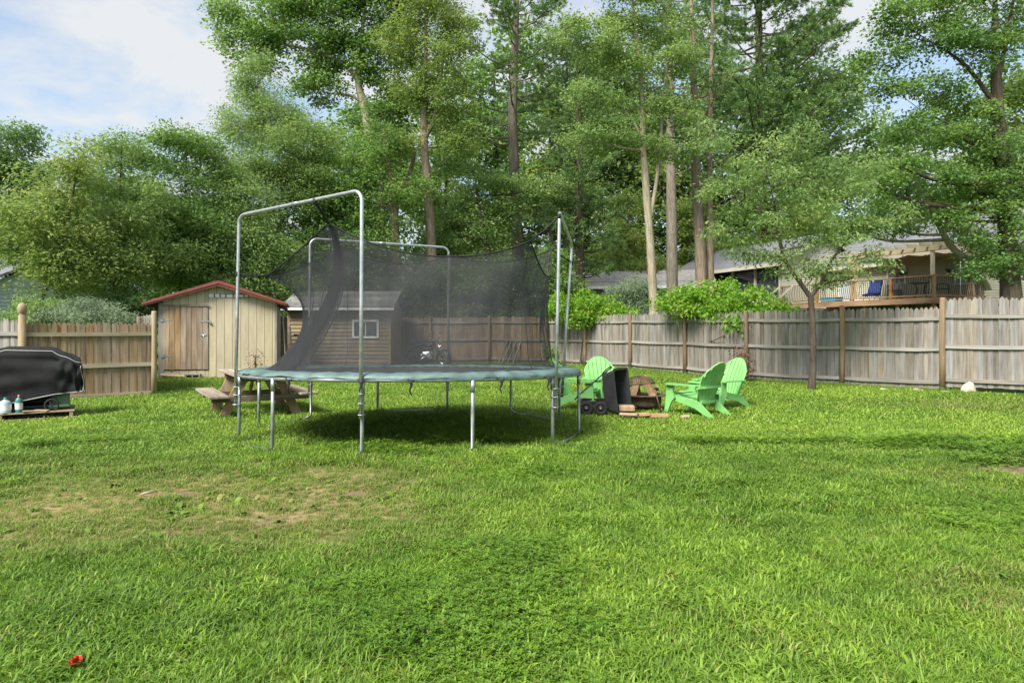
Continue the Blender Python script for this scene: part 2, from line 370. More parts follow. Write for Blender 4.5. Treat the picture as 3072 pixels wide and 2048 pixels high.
# ------------------------------------------------------------------ grass (one object, tufts scattered on the lawn)
def grass_mat():
    m, t, b = newmat('grass blades'); out = t.nodes['Material Output']
    ad = N(t, 'ShaderNodeAttribute', attribute_type='INSTANCER'); ad.attribute_name = 'dry'
    at = N(t, 'ShaderNodeAttribute', attribute_type='INSTANCER'); at.attribute_name = 'tone'
    ar = N(t, 'ShaderNodeAttribute'); ar.attribute_name = 'rnd'
    g1 = ramp(t, [(.106, .216, .022), (.157, .288, .028), (.212, .348, .042), (.285, .385, .09)], [0, .45, .85, 1]); t.links.new(ar.outputs['Fac'], g1.inputs[0])
    h = N(t, 'ShaderNodeHueSaturation')
    mh = N(t, 'ShaderNodeMapRange'); mh.inputs[3].default_value = .512; mh.inputs[4].default_value = .486; t.links.new(at.outputs['Fac'], mh.inputs[0]); t.links.new(mh.outputs[0], h.inputs['Hue'])
    mv = N(t, 'ShaderNodeMapRange'); mv.inputs[3].default_value = .66; mv.inputs[4].default_value = 1.3; t.links.new(at.outputs['Fac'], mv.inputs[0]); t.links.new(mv.outputs[0], h.inputs['Value'])
    t.links.new(g1.outputs[0], h.inputs['Color'])
    g2 = ramp(t, [(.16, .20, .04), (.27, .265, .085), (.40, .345, .15)], [0, .6, 1]); t.links.new(ar.outputs['Fac'], g2.inputs[0])
    mx = N(t, 'ShaderNodeMix', data_type='RGBA'); t.links.new(ad.outputs['Fac'], mx.inputs[0]); t.links.new(h.outputs[0], mx.inputs[6]); t.links.new(g2.outputs[0], mx.inputs[7])
    t.links.new(mx.outputs[2], b.inputs['Base Color']); b.inputs['Roughness'].default_value = .5; b.inputs['Specular IOR Level'].default_value = .3
    tr = N(t, 'ShaderNodeBsdfTranslucent'); t.links.new(mx.outputs[2], tr.inputs[0])
    ms = N(t, 'ShaderNodeMixShader'); ms.inputs[0].default_value = .35
    t.links.new(b.outputs[0], ms.inputs[1]); t.links.new(tr.outputs[0], ms.inputs[2]); t.links.new(ms.outputs[0], out.inputs[0])
    return m
M['grass'] = grass_mat()
def tuft(name, n, spread, Lr, Wr, lean, seed):
    """curved blades: two quads and a tip"""
    g = np.random.default_rng(seed); V = []; T = []; A = []
    for i in range(n):
        r = spread * math.sqrt(g.random()); a = g.random() * 6.283; bx, by = r * math.cos(a), r * math.sin(a)
        az = g.random() * 6.283; L = g.uniform(*Lr); W = g.uniform(*Wr); ln = g.uniform(*lean)
        d = np.array([math.cos(az), math.sin(az), 0]); s = np.array([-math.sin(az), math.cos(az), 0]); p = np.array([bx, by, -.006]); ang = ln * .35
        b0 = len(V); rnd = g.random()
        for k in range(3):
            w = W * (.8, 1, .72)[k]
            V += [p - s * w / 2, p + s * w / 2]; A += [rnd, rnd]
            p = p + (d * math.sin(ang) + np.array([0, 0, math.cos(ang)])) * L / 3; ang += ln * (.5 + .3 * g.random())
        V.append(p); A.append(rnd)
        T += [(b0, b0 + 1, b0 + 3), (b0, b0 + 3, b0 + 2), (b0 + 2, b0 + 3, b0 + 5), (b0 + 2, b0 + 5, b0 + 4), (b0 + 4, b0 + 5, b0 + 6)]
    return bpy.data.objects.new(name, np_mesh(name, np.array(V), np.array(T), M['grass'], {'rnd': A}))
def clover(name, n, spread, Rr, Hr, seed):
    g = np.random.default_rng(seed); V = []; T = []; A = []
    for i in range(n):
        r = spread * math.sqrt(g.random()); a = g.random() * 6.283; c = np.array([r * math.cos(a), r * math.sin(a), g.uniform(*Hr)])
        R0 = g.uniform(*Rr); rnd = g.random() * .6; tx, ty = g.normal(0, .3, 2); a0 = g.random() * 6.28
        for k in range(3):
            aa = a0 + k * 2.094; b0 = len(V); V.append(c); A.append(rnd)
            for q, rr in ((-.55, .8), (-.2, 1.05), (.2, 1.05), (.55, .8)):
                x, y = R0 * rr * math.cos(aa + q), R0 * rr * math.sin(aa + q); V.append(c + np.array([x, y, x * tx + y * ty + .002])); A.append(rnd)
            T += [(b0, b0 + 1, b0 + 2), (b0, b0 + 2, b0 + 3), (b0, b0 + 3, b0 + 4)]
    return bpy.data.objects.new(name, np_mesh(name, np.array(V), np.array(T), M['grass'], {'rnd': A}))
tcol = bpy.data.collections.new('grass_kinds')
kinds = [tuft('a_tuft', 20, .05, (.035, .075), (.0030, .0055), (.3, 1.3), 1), tuft('b_tuft', 18, .06, (.040, .09), (.0032, .0062), (.5, 1.7), 2),
         tuft('c_tuft', 11, .045, (.045, .11), (.0048, .009), (.6, 1.9), 3), clover('d_clover', 12, .07, (.007, .013), (.015, .05), 4),
         tuft('e_far', 30, .11, (.030, .058), (.006, .011), (.5, 1.4), 5), clover('f_clover_far', 14, .14, (.014, .022), (.02, .06), 6),
         tuft('g_tall', 14, .05, (.12, .26), (.004, .008), (.25, 1.0), 7), tuft('h_weed', 8, .012, (.05, .10), (.018, .030), (1.0, 1.9), 8)]
for k in kinds: tcol.objects.link(k)
def scatter(n, y0, y1):
    y = np.sqrt(rng.random(n) * (y1 * y1 - y0 * y0) + y0 * y0); x = (rng.random(n) * 2 - 1) * (.80 * y + .4)
    return x, y
gx_, gy_, gk, gs = [], [], [], []
for n, y0, y1, sc0 in ((25000, 2.3, 5.0, 1.0), (54000, 4.8, 10.2, 1.1), (70000, 10, 28, 1.3)):
    x, y = scatter(n, y0, y1)
    r = rng.random(n); cl = vnoise(x, y, .8, 21) + .35 * vnoise(x, y, 2.5, 22)
    co = vnoise(x, y, 1.1, 31)
    k = np.where(r < .45, 0, np.where(r < .75, 1, 2))
    k = np.where((co > .55) & (r > .35), 2, k)
    k = np.where((cl > np.where(y > 8.5, 9., .86)) & (r < .7), 3, k)
    k = np.where((rng.random(n) < .012 + .03 * (vnoise(x, y, .9, 51) > .62)) & (y < 9), 7, k)
    if y0 > 9: k = np.where(k == 3, 5, 4)
    elif y0 > 4: k = np.where((k == 3) & (y > 7), 5, np.where((k < 3) & (y > 7.5), 4, k))
    gx_.append(x); gy_.append(y); gk.append(k); gs.append(np.full(n, sc0) * rng.uniform(.7, 1.3, n) * (.68 + .62 * vnoise(x, y, 2.6, 61)))
# taller unmown grass round the trampoline's feet and along the fence
TC = (-1.34, 9.4); TR = 2.25; LEGA = [-156, -126, -96, -66, -36, -6, 24, 54, 84, 114, 144, 174]
for a in LEGA:
    lx, ly = TC[0] + TR * math.cos(R(a)), TC[1] + TR * math.sin(R(a))
    n = 26 if a < 0 else 12
    gx_.append(lx + rng.normal(0, .13, n)); gy_.append(ly + rng.normal(0, .10, n)); gk.append(np.full(n, 6)); gs.append(rng.uniform(.45, .95, n))
for (x0, y0), (x1, y1) in zip(POSTS[:-1], POSTS[1:]):
    n = 150; u = rng.random(n); gx_.append(x0 + (x1 - x0) * u - rng.random(n) * .3); gy_.append(y0 + (y1 - y0) * u - rng.random(n) * .3); gk.append(np.full(n, 6)); gs.append(rng.uniform(.3, .8, n))
gx_ = np.concatenate(gx_); gy_ = np.concatenate(gy_); gk = np.concatenate(gk); gs = np.concatenate(gs)
dr = dryness(gx_, gy_); so = soil(gx_, gy_)
def in_shed(x, y): return ((x > -11.) & (x < -6.85) & (y > 19.0 + .306 * (x + 9.82))) | ((x > -8) & (x < -4.2) & (y > 23.95))
und = ((gx_ - TC[0]) ** 2 + (gy_ - TC[1]) ** 2) < 1.9 ** 2
keep = (rng.random(len(gx_)) > np.clip(so * 1.3, 0, .96)) & (rng.random(len(gx_)) > .35 * (dr > .5)) & (hill_d(gx_, gy_) < -.05) & (gy_ < 27.6) & ~in_shed(gx_, gy_)
keep &= ~(und & (rng.random(len(gx_)) < .25))
gx_, gy_, gk, gs, dr = gx_[keep], gy_[keep], gk[keep], gs[keep], dr[keep]
gs = gs * (1 - .4 * (dr > .45) * (gk < 4))
npt = len(gx_)
gme = bpy.data.meshes.new('grass'); gme.vertices.add(npt)
gme.vertices.foreach_set('co', np.stack([gx_, gy_, ground_z(gx_, gy_)], 1).astype(np.float32).ravel())
def att(n_, ty, v):
    a = gme.attributes.new(n_, ty, 'POINT'); a.data.foreach_set('value' if ty != 'FLOAT_VECTOR' else 'vector', np.ascontiguousarray(v).ravel())
tone = np.clip(.5 + .55 * (vnoise(gx_, gy_, .55, 41) - .5) + .5 * (vnoise(gx_, gy_, 2.2, 42) - .5) + .55 * (vnoise(gx_, gy_, 6.5, 43) - .5) + rng.normal(0, .17, npt) - .08 * np.isin(gk, (3, 5)) - .12 * (gk == 7) + .16 * (gy_ > 9), 0, 1)
drt = np.clip(np.where(rng.random(npt) < .8 * dr, .3 + .6 * rng.random(npt), .25 * dr + .5 * (rng.random(npt) < .05)), 0, 1)
att('kind_id', 'INT', gk.astype(np.int32)); att('dry', 'FLOAT', drt.astype(np.float32)); att('tone', 'FLOAT', tone.astype(np.float32))
att('rot', 'FLOAT_VECTOR', np.stack([rng.normal(0, .1, npt), rng.normal(0, .1, npt), rng.random(npt) * 6.283], 1).astype(np.float32))
att('scl', 'FLOAT', gs.astype(np.float32))
grass = link('grass', gme); tag(grass, 'short green grass and clover covering the back lawn', 'grass', kind='stuff')
ng = bpy.data.node_groups.new('scatter grass', 'GeometryNodeTree')
ng.interface.new_socket('Geometry', in_out='INPUT', socket_type='NodeSocketGeometry'); ng.interface.new_socket('Geometry', in_out='OUTPUT', socket_type='NodeSocketGeometry')
gi = N(ng, 'NodeGroupInput'); go = N(ng, 'NodeGroupOutput'); ip = N(ng, 'GeometryNodeInstanceOnPoints'); ci = N(ng, 'GeometryNodeCollectionInfo')
ci.inputs['Collection'].default_value = tcol; ci.inputs['Separate Children'].default_value = True; ci.inputs['Reset Children'].default_value = True
def na(nm, ty):
    n = N(ng, 'GeometryNodeInputNamedAttribute', data_type=ty); n.inputs['Name'].default_value = nm; return n.outputs['Attribute']
er = N(ng, 'FunctionNodeEulerToRotation')
ng.links.new(na('rot', 'FLOAT_VECTOR'), er.inputs[0]); ng.links.new(er.outputs[0], ip.inputs['Rotation'])
ng.links.new(na('scl', 'FLOAT'), ip.inputs['Scale']); ng.links.new(na('kind_id', 'INT'), ip.inputs['Instance Index'])
ip.inputs['Pick Instance'].default_value = True
ng.links.new(gi.outputs[0], ip.inputs['Points']); ng.links.new(ci.outputs[0], ip.inputs['Instance']); ng.links.new(ip.outputs[0], go.inputs[0])
md = grass.modifiers.new('scatter', 'NODES'); md.node_group = ng

# ------------------------------------------------------------------ fences
def picket_mesh(w, h, t_, style, mat):
    if style == 'gothic':
        o = [(-w / 2, 0), (w / 2, 0), (w / 2, h - .075), (w * .40, h - .05), (w * .2, h - .015), (0, h), (-w * .2, h - .015), (-w * .40, h - .05), (-w / 2, h - .075)]
    else:
        o = [(-w / 2, 0), (w / 2, 0), (w / 2, h - .06), (w * .2, h), (-w * .2, h), (-w / 2, h - .06)]
    return MB().prism(o, 0, t_, 'y').mesh('picket', mat)
def fence(name, label, posts, tops, mats, rails=(.19, .95, 1.65), pw=.094, style='gothic', post_h=1.98, post_r=.062, lift=None, sag=.03, bot=.03, group=None):
    e = empty(name, (posts[0][0], posts[0][1], 0), 0, label, 'fence', group); o0 = Vector((posts[0][0], posts[0][1], 0))
    hs = {}
    for i in range(len(posts) - 1):
        a = Vector((*posts[i], 0)); b_ = Vector((*posts[i + 1], 0)); d = b_ - a; L = d.length; d.normalize()
        rz = math.atan2(d.y, d.x); nb = Vector((-d.y, d.x, 0))
        if nb.y < 0: nb = -nb
        up = (lift[i] if lift else 0)
        top = tops if not hasattr(tops, '__len__') else tops[i]
        n = int(round(L / (pw + .002))); st = L / n
        key = round(top - bot, 2)
        if key not in hs: hs[key] = [picket_mesh(st_w, key + dh, .018, style, mats[0]) for st_w, dh in ((st + .005, 0), (st + .004, -.012), (st + .006, .009), (st + .004, -.024))]
        flip = 1 if (Matrix.Rotation(rz, 3, 'Z') @ Vector((0, 1, 0))).dot(nb) > 0 else -1
        for k in range(n):
            c = a + d * (st * (k + .5)) + nb * (.053 + .010 * (k % 2) + random.random() * .004)
            z = bot + up + GZ(c.x, c.y) + random.uniform(-.01, .01)
            link('picket', random.choice(hs[key]), e, c - o0 + Vector((0, 0, z)), (random.uniform(-.008, .008), random.uniform(-.011, .011), rz + (0 if flip > 0 else math.pi)))
        za, zb = GZ(a.x, a.y), GZ(b_.x, b_.y)
        for rzv in rails:
            pts = [a + d * (L * u) + nb * .028 + Vector((0, 0, rzv + up + za + (zb - za) * u - sag * 4 * u * (1 - u) * random.uniform(.3, 1))) for u in (0, .25, .5, .75, 1)]
            m = MB()
            pts[0] += d * .035; pts[-1] -= d * .035
            loc = [Matrix.Rotation(-rz, 3, 'Z') @ (p - pts[0]) for p in pts]
            ring = [(-.022, -.04), (.022, -.04), (.022, .04), (-.022, .04)]
            rows = [[Vector((p.x, q[0] + p.y, q[1] + p.z)) for q in ring] for p in loc]
            m.grid(rows, True); m.add(rows[0], [(3, 2, 1, 0)]); m.add(rows[-1], [(0, 1, 2, 3)])
            m.build('rail', mats[1], e, False, pts[0] - o0, (0, 0, rz))
    for i, p in enumerate(posts):
        z0 = GZ(*p); hh = (post_h if not hasattr(post_h, '__len__') else post_h[i]); m = MB(); bx = random.uniform(-.02, .02)
        m.tube([(0, 0, -.05), (bx * .6, 0, hh * .35), (bx, 0, hh * .7), (0, 0, hh - .03), (0, 0, hh)], [post_r * 1.06, post_r, post_r * .97, post_r * .95, post_r * .8], 12)
        m.build('post', mats[2], e, True, Vector((p[0], p[1], z0)) - o0)
    return e
fence('long_fence', 'long weathered grey picket fence curving from the right edge to the back corner', POSTS[:8], [2.06, 1.93, 1.9, 1.88, 1.9, 1.92, 1.9], [M['fence_grey'], M['fence_rail'], M['fence_post']],
      lift=[.06, 0, 0, 0, 0, 0, 0], post_h=[2.1, 2.13, 2.0, 1.9, 1.95, 1.99, 1.92, 1.9])
fence('back_fence', 'weathered picket fence along the back behind the trampoline net', POSTS[7:], 1.86, [M['fence_brown'], M['fence_rail'], M['fence_post']], post_h=1.9, style='dog', pw=.142)
fl = fence('left_fence', 'brown picket fence panel behind the covered grill', [(-9.54, 13.3), (-7.72, 14.72)], 1.56, [M['fence_brown'], M['fence_brown_rail'], M['post_pale']], rails=(.04, .66, 1.31), post_h=[1.2, 1.80], pw=.078, post_r=.055, bot=.06, sag=.005)
# turned finial on the left post
m = MB(); m.lathe([(.068, 0), (.068, 1.66), (.05, 1.68), (.062, 1.70), (.075, 1.73), (.085, 1.78), (.08, 1.83), (.06, 1.875), (.03, 1.9), (.002, 1.91)], n=16)
tag(m.build('post_cap', M['post_pale'], fl, True), 'rounded finial on the tall end post')
fence('side_fence', 'grey picket fence at the left edge behind the grill', [(-11.9, 14.35), (-9.62, 13.38)], 1.60, [M['fence_grey'], M['fence_rail'], M['fence_post']], rails=(.3, 1.32), post_h=[1.5, 1.4], sag=.005)
fence('gap_fence', 'short grey picket fence running back beside the tan shed', [(-8.02, 15.1), (-9.45, 17.3)], 1.72, [M['fence_grey'], M['fence_rail'], M['fence_post']], rails=(.3, 1.3), post_h=[1.5, 1.7])

# ------------------------------------------------------------------ tan shed
sx0, sy0, sx1, sy1 = -9.82, 19.0, -6.85, 19.91
srot = math.atan2(sy1 - sy0, sx1 - sx0); sw = math.hypot(sx1 - sx0, sy1 - sy0); hw = sw / 2
shed = empty('tan_shed', ((sx0 + sx1) / 2, (sy0 + sy1) / 2, 0), srot, 'tan wooden shed with red edged gable roof and a bare plank door', 'shed')
def gable(x): return 2.14 + (2.66 - 2.14) * (1 - abs(x) / hw)
dl, drr, dtop, dbot = -1.434, -.294, 2.03, .24
xs = [-hw + .13]
x = dl + 1.36
bw = .215
edges = [-hw + .13, dl] + []
def board(x0, x1, z0, z1=None, y0=0.0, th=.022):
    m = MB(); g = .0045
    za, zb = (gable(x0 + g), gable(x1 - g)) if z1 is None else (z1, z1)
    pts = [(x0 + g, z0), (x1 - g, z0), (x1 - g, zb)]
    if z1 is None and x0 < 0 < x1: pts.append((0, gable(0)))
    pts.append((x0 + g, za))
    m.prism(pts, y0 - th, y0, 'y')
    return m.build('siding_board', M['shed_tan'], shed)
x = drr
while x < hw - .08:
    board(x, min(x + bw, hw - .06), -.10); x += bw
x = dl - .02
while x < drr - .01:
    board(x, min(x + bw, drr), dtop + .035); x += bw
x = dl - .02
while x < drr - .01:
    board(x, min(x + bw, drr), .03, .22); x += bw
m = MB(); m.prism([(-hw + .02, .0), (hw - .02, -.08), (hw - .02, 2.1), (0, 2.6), (-hw + .02, 2.1)], .004, .05, 'y'); m.build('sheathing', M['dark_wood'], shed)
for sx in (-1, 1):
    m = MB(); m.box((sx * (hw - .01), 1.5, 1.06), (.04, 2.98, 2.1)); tag(m.build('side_wall', M['shed_trim'], shed), 'weathered grey side wall')
m = MB(); m.box((0, 2.99, 1.06), (sw - .1, .04, 2.1)); m.build('rear_wall', M['shed_trim'], shed)
m = MB(); m.box((-hw + .055, -.018, 1.06), (.14, .035, 2.12), None, .004); m.build('corner_trim', M['shed_trim'], shed)
m = MB(); m.box((hw - .03, -.018, 1.0), (.055, .035, 2.22), None, .004); m.build('corner_trim', M['shed_trim'], shed)
# roof: two decks, red metal edge trim, rafter tails, and the curled ridge cap
sl = (2.66 - 2.14) / hw; ang = math.atan(sl)
for s, over in ((-1, .36), (1, .27)):
    x_e = s * (hw + over); z_e = 2.14 - sl * over
    m = MB(); m.prism([(0, 2.70), (x_e, z_e + .03), (x_e, z_e + .065), (0, 2.735)], -.26, 3.15, 'y'); rf = m.build('roof_deck', M['dark_wood'], shed)
    m = MB(); m.prism([(0, 2.737), (x_e * 1.012, z_e + .062), (x_e * 1.012, z_e + .085), (0, 2.762)], -.285, 3.2, 'y'); tag(m.build('roof_sheet', M['red_metal'], shed), 'red metal roof sheet')
    m = MB(); m.prism([(0, 2.60), (x_e, z_e - .005), (x_e, z_e + .03), (0, 2.70)], -.262, -.245, 'y'); tag(m.build('barge_board', M['red_metal'], shed), 'red barge board')
    m = MB(); m.prism([(0, 2.675), (x_e * 1.01, z_e + .035), (x_e * 1.01, z_e + .06), (0, 2.725)], -.295, -.264, 'y'); m.build('edge_trim', M['red_metal'], shed)
    for k in range(4):
        m = MB(); m.prism([(s * (hw - .05), 2.06), (x_e * .985, z_e - .075), (x_e * .985, z_e + .02), (s * (hw - .05), 2.15)], .1 + .85 * k, .14 + .85 * k, 'y'); m.build('rafter_tail', M['dark_wood'], shed)
m = MB(); m.prism([(-.10, 2.765), (-.02, 2.82), (.05, 2.81), (.16, 2.735), (.15, 2.72), (.05, 2.79), (-.02, 2.80), (-.09, 2.75)], -.30, 3.2, 'y'); tag(m.build('ridge_cap', M['dark_metal'], shed), 'dark curled ridge cap')
# door of planks
door = MB(); door.box(((dl + drr) / 2, -.012, (dtop + dbot) / 2), (drr - dl - .02, .02, dtop - dbot)); dr_o = door.build('door', M['dark_wood'], shed)
npl = 8; pwid = (drr - dl) / npl
for k in range(npl):
    m = MB(); m.box((dl + pwid * (k + .5), -.036 - random.random() * .006, (dtop + dbot) / 2 + random.uniform(-.006, .006)), (pwid - .007, .024, dtop - dbot - .02), None, .003); m.build('plank', M['shed_door'], dr_o)
m = MB(); m.box(((dl + drr) / 2, -.06, dtop + .012), (drr - dl + .06, .035, .03)); m.build('door_head', M['shed_trim'], dr_o)
for zz_ in (1.63, .63):
    m = MB(); m.prism([(dl - .08, zz_ - .035), (dl + .02, zz_ - .035), (dl + .22, zz_ - .008), (dl + .22, zz_ + .008), (dl + .02, zz_ + .035), (dl - .08, zz_ + .035)], -.058, -.052, 'y'); m.tube([(dl, -.06, zz_ - .045), (dl, -.06, zz_ + .045)], .012, 8); m.build('hinge', M['steel_dull'], dr_o)
m = MB(); m.box((drr - .07, -.056, 1.60), (.26, .008, .045)); m.box((drr + .055, -.05, 1.56), (.045, .05, .055)); m.build('hasp', M['steel_dull'], dr_o)
m = MB(); m.tube([(drr - .18, -.06, 1.22), (drr - .05, -.06, 1.22)], .012, 8); m.tube([(drr - .12, -.06, 1.22), (drr - .12, -.075, 1.18)], .008, 6); m.box((drr - .12, -.054, 1.22), (.16, .008, .06)); m.build('bolt', M['steel'], dr_o)
# white strip of tiles under the gable
for k, (wd, gp) in enumerate(((.13, .035), (.12, .03), (.12, .035), (.16, .028), (.11, .03), (.12, .03), (.10, .04), (.07, .05))):
    x0 = (-.28 if k == 0 else x1_ + gp0); x1_ = x0 + wd; gp0 = gp
    m = MB(); m.box(((x0 + x1_) / 2, -.032, 2.335), (wd, .012, .105 - .006 * k), None, .003); m.build('white_tile', M['white'], shed)
m = MB(); m.box((.28, -.025, 2.335), (1.13, .008, .115)); m.build('tile_backing', M['dark_wood'], shed)
# block and loose board under the sill
blk = MB()
for c, d_ in (((0, 0, .165), (.40, .19, .03)), ((0, 0, .03), (.40, .19, .03)), ((-.18, 0, .0975), (.03, .19, .105)), ((.18, 0, .0975), (.03, .19, .105)), ((0, 0, .0975), (.03, .19, .105))): blk.box(c, d_)
p = shed.matrix_basis @ Vector((-.68, -.13, -.05))
tag(blk.build('concrete_block', mat_plain('concrete', (.30, .29, .27), rough=.95, var=.2, bump=.4), None, False, p, (0, 0, srot)), 'grey hollow concrete block under the tan shed door', 'block')
m = MB(); m.box((0, 0, 0), (.62, .12, .022), None, .004)
tag(m.build('loose_board', mat_wood('loose board wood', [(.24, .19, .11), (.36, .30, .19), (.45, .39, .26)], axis='x'), None, False, shed.matrix_basis @ Vector((-1.2, -.12, .10)), (.5, .09, srot)), 'thin pale board lying aslant below the tan shed door', 'board')

# ------------------------------------------------------------------ brown shed
B0x, B1x, By = -7.85, -4.28, 24.0
bs = empty('brown_shed', ((B0x + B1x) / 2, By, 0), R(1.5), 'brown lap sided shed with mossy shingle roof seen through the net', 'shed'); bh = (B1x - B0x) / 2
nb_ = 15
for k in range(nb_):
    z0 = .08 + k * 2.0 / nb_; z1 = z0 + 2.0 / nb_ + .012
    segs = [(-bh, bh)] if not (.95 < z0 < 1.62) else [(-bh, .51), (1.33, bh)]
    for a, b_ in segs:
        m = MB(); m.prism([(-.052, z0), (-.008, z0), (-.004, z1), (-.016, z1)], a + .06, b_ - .06, 'x'); m.build('siding_board', M['lap_brown'], bs)
m = MB(); m.box((0, .03, 1.05), (2 * bh - .1, .03, 2.0)); m.build('sheathing', M['dark_wood'], bs)
for s in (-1, 1):
    m = MB(); m.box((s * (bh - .03), -.02, 1.06), (.10, .05, 2.06), None, .004); m.build('corner_board', M['lap_brown'], bs)
    m = MB(); m.prism([(0, 0), (2.9, 0), (2.9, 2.1), (1.45, 2.62), (0, 2.1)], s * (bh - .03) - .02, s * (bh - .03) + .02, 'x', Matrix.Translation((0, .02, 0))); m.build('side_wall', M['lap_brown'], bs)
m = MB(); m.box((0, 2.9, 1.05), (2 * bh - .12, .04, 2.1)); m.build('rear_wall', M['lap_brown'], bs)
wo_ = MB()
for c, d_ in (((.92, -.045, 1.665), (.94, .05, .075)), ((.92, -.045, 1.085), (.94, .06, .075)), ((.49, -.045, 1.375), (.075, .05, .51)), ((1.35, -.045, 1.375), (.075, .05, .51))): wo_.box(c, d_, None, .004)
win = wo_.build('window', M['white'], bs)
M['glass'] = mat_plain('dark window glass', (.05, .06, .07), rough=.08, var=.2, bump=0, spec=.6)
m = MB(); m.box((.92, -.005, 1.375), (.8, .01, .52)); m.build('pane', M['glass'], win)
m = MB(); m.box((.92, -.03, 1.375), (.03, .03, .5)); m.build('muntin', M['white'], win)
M['shingle'] = mat_plain('mossy shingles', (.16, .165, .15), rough=.95, var=.35, scale=3, bump=.4, bscale=70, rnd=.3)
m = MB(); m.prism([(-.32, 2.115), (1.45, 2.745), (1.45, 2.715), (-.32, 2.085)], -bh - .16, bh + .16, 'x'); rdk = m.build('roof', M['dark_wood'], bs)
m = MB(); m.prism([(3.22, 2.115), (1.45, 2.745), (1.45, 2.715), (3.22, 2.085)], -bh - .16, bh + .16, 'x'); m.build('roof', M['shingle'], bs)
nc = 10; run = math.hypot(1.77, .63); rth = math.atan2(.63, 1.77)
for k in range(nc):
    u = k / nc; cy, cz = -.32 + 1.77 * u, 2.125 + .63 * u
    m = MB(); x = -bh - .18 - random.random() * .2
    while x < bh + .17:
        wv = random.uniform(.22, .36); a, b_ = max(x, -bh - .18), min(x + wv - .012, bh + .18)
        if b_ - a > .04: m.box(((a + b_) / 2, cy + .10, cz + .045 + random.uniform(0, .008)), (b_ - a, run / nc * 1.25, .016), (rth, 0, 0))
        x += wv
    m.build('shingle_course', M['shingle'], rdk)
m = MB(); m.box((0, -.345, 2.075), (2 * bh + .34, .03, .085)); tag(m.build('fascia', M['white'], bs), 'pale eave board')

# ------------------------------------------------------------------ trampoline
TZ = .83; TILT = -.031
tr = empty('trampoline', (TC[0], TC[1], 0), 0, 'large round trampoline with green pad and sagging black safety net', 'trampoline'); tr.rotation_euler.x = TILT
def pol(a, r, z): return Vector((r * math.cos(R(a)), r * math.sin(R(a)), z))
m = MB(); m.tube([pol(a, TR, TZ - .03) for a in range(0, 361, 4)], .024, 10, False); m.build('ring_tube', M['steel'], tr, True)
def mat_mesh(name, col, op):
    mm, t, b = newmat(name); out = t.nodes['Material Output']
    b.inputs['Base Color'].default_value = c4(col); b.inputs['Roughness'].default_value = .75; b.inputs['Specular IOR Level'].default_value = .25
    tp = N(t, 'ShaderNodeBsdfTransparent'); ms = N(t, 'ShaderNodeMixShader')
    tc_ = N(t, 'ShaderNodeTexCoord'); n = N(t, 'ShaderNodeTexNoise'); n.inputs['Scale'].default_value = 1.0; n.inputs['Detail'].default_value = 6
    mp = N(t, 'ShaderNodeMapping'); mp.inputs['Rotation'].default_value = (.5, .7, .3); mp.inputs['Scale'].default_value = (6, 6, 1.2); t.links.new(tc_.outputs['Object'], mp.inputs[0]); t.links.new(mp.outputs[0], n.inputs['Vector'])
    mr = N(t, 'ShaderNodeMapRange'); mr.inputs[1].default_value = .3; mr.inputs[2].default_value = .7; mr.inputs[3].default_value = op - .11; mr.inputs[4].default_value = op + .11
    t.links.new(n.outputs['Fac'], mr.inputs[0]); t.links.new(mr.outputs[0], ms.inputs[0])
    t.links.new(tp.outputs[0], ms.inputs[1]); t.links.new(b.outputs[0], ms.inputs[2]); t.links.new(ms.outputs[0], out.inputs[0])
    return mm
M['net'] = mat_mesh('black netting', (.030, .032, .034), .56)
M['matblack'] = mat_plain('woven black mat', (.052, .054, .055), rough=.7, var=.12, bump=.1, bscale=200, spec=.3)
M['pad'] = mat_plain('faded green vinyl', (.10, .16, .15), rough=.5, var=.35, scale=5, bump=.6, bscale=11, spec=.45)
# jumping mat
rows = []
for r_ in (.02, .5, 1.0, 1.5, 1.98):
    rows.append([pol(a, r_, TZ - .035 * (1 - (r_ / 1.98) ** 2)) for a in range(0, 360, 6)])
m = MB(); m.grid(rows, True); jm = m.build('jumping_mat', M['matblack'], tr, True)
for k in range(-3, 4):
    y_ = .5 * k + .1; xx = math.sqrt(max(0, 1.95 ** 2 - y_ ** 2)); c_, s_ = math.cos(R(58)), math.sin(R(58))
    pts = [(u * xx, y_) for u in np.linspace(-1, 1, 12)]
    m = MB(); rr = [[Vector((p[0] * c_ - (p[1] + w) * s_, p[0] * s_ + (p[1] + w) * c_, TZ + .004 - .035 * (1 - (p[0] ** 2 + p[1] ** 2) / 1.98 ** 2))) for p in pts] for w in (-.012, .012)]
    m.grid(rr); m.build('seam', M['strap'], jm)
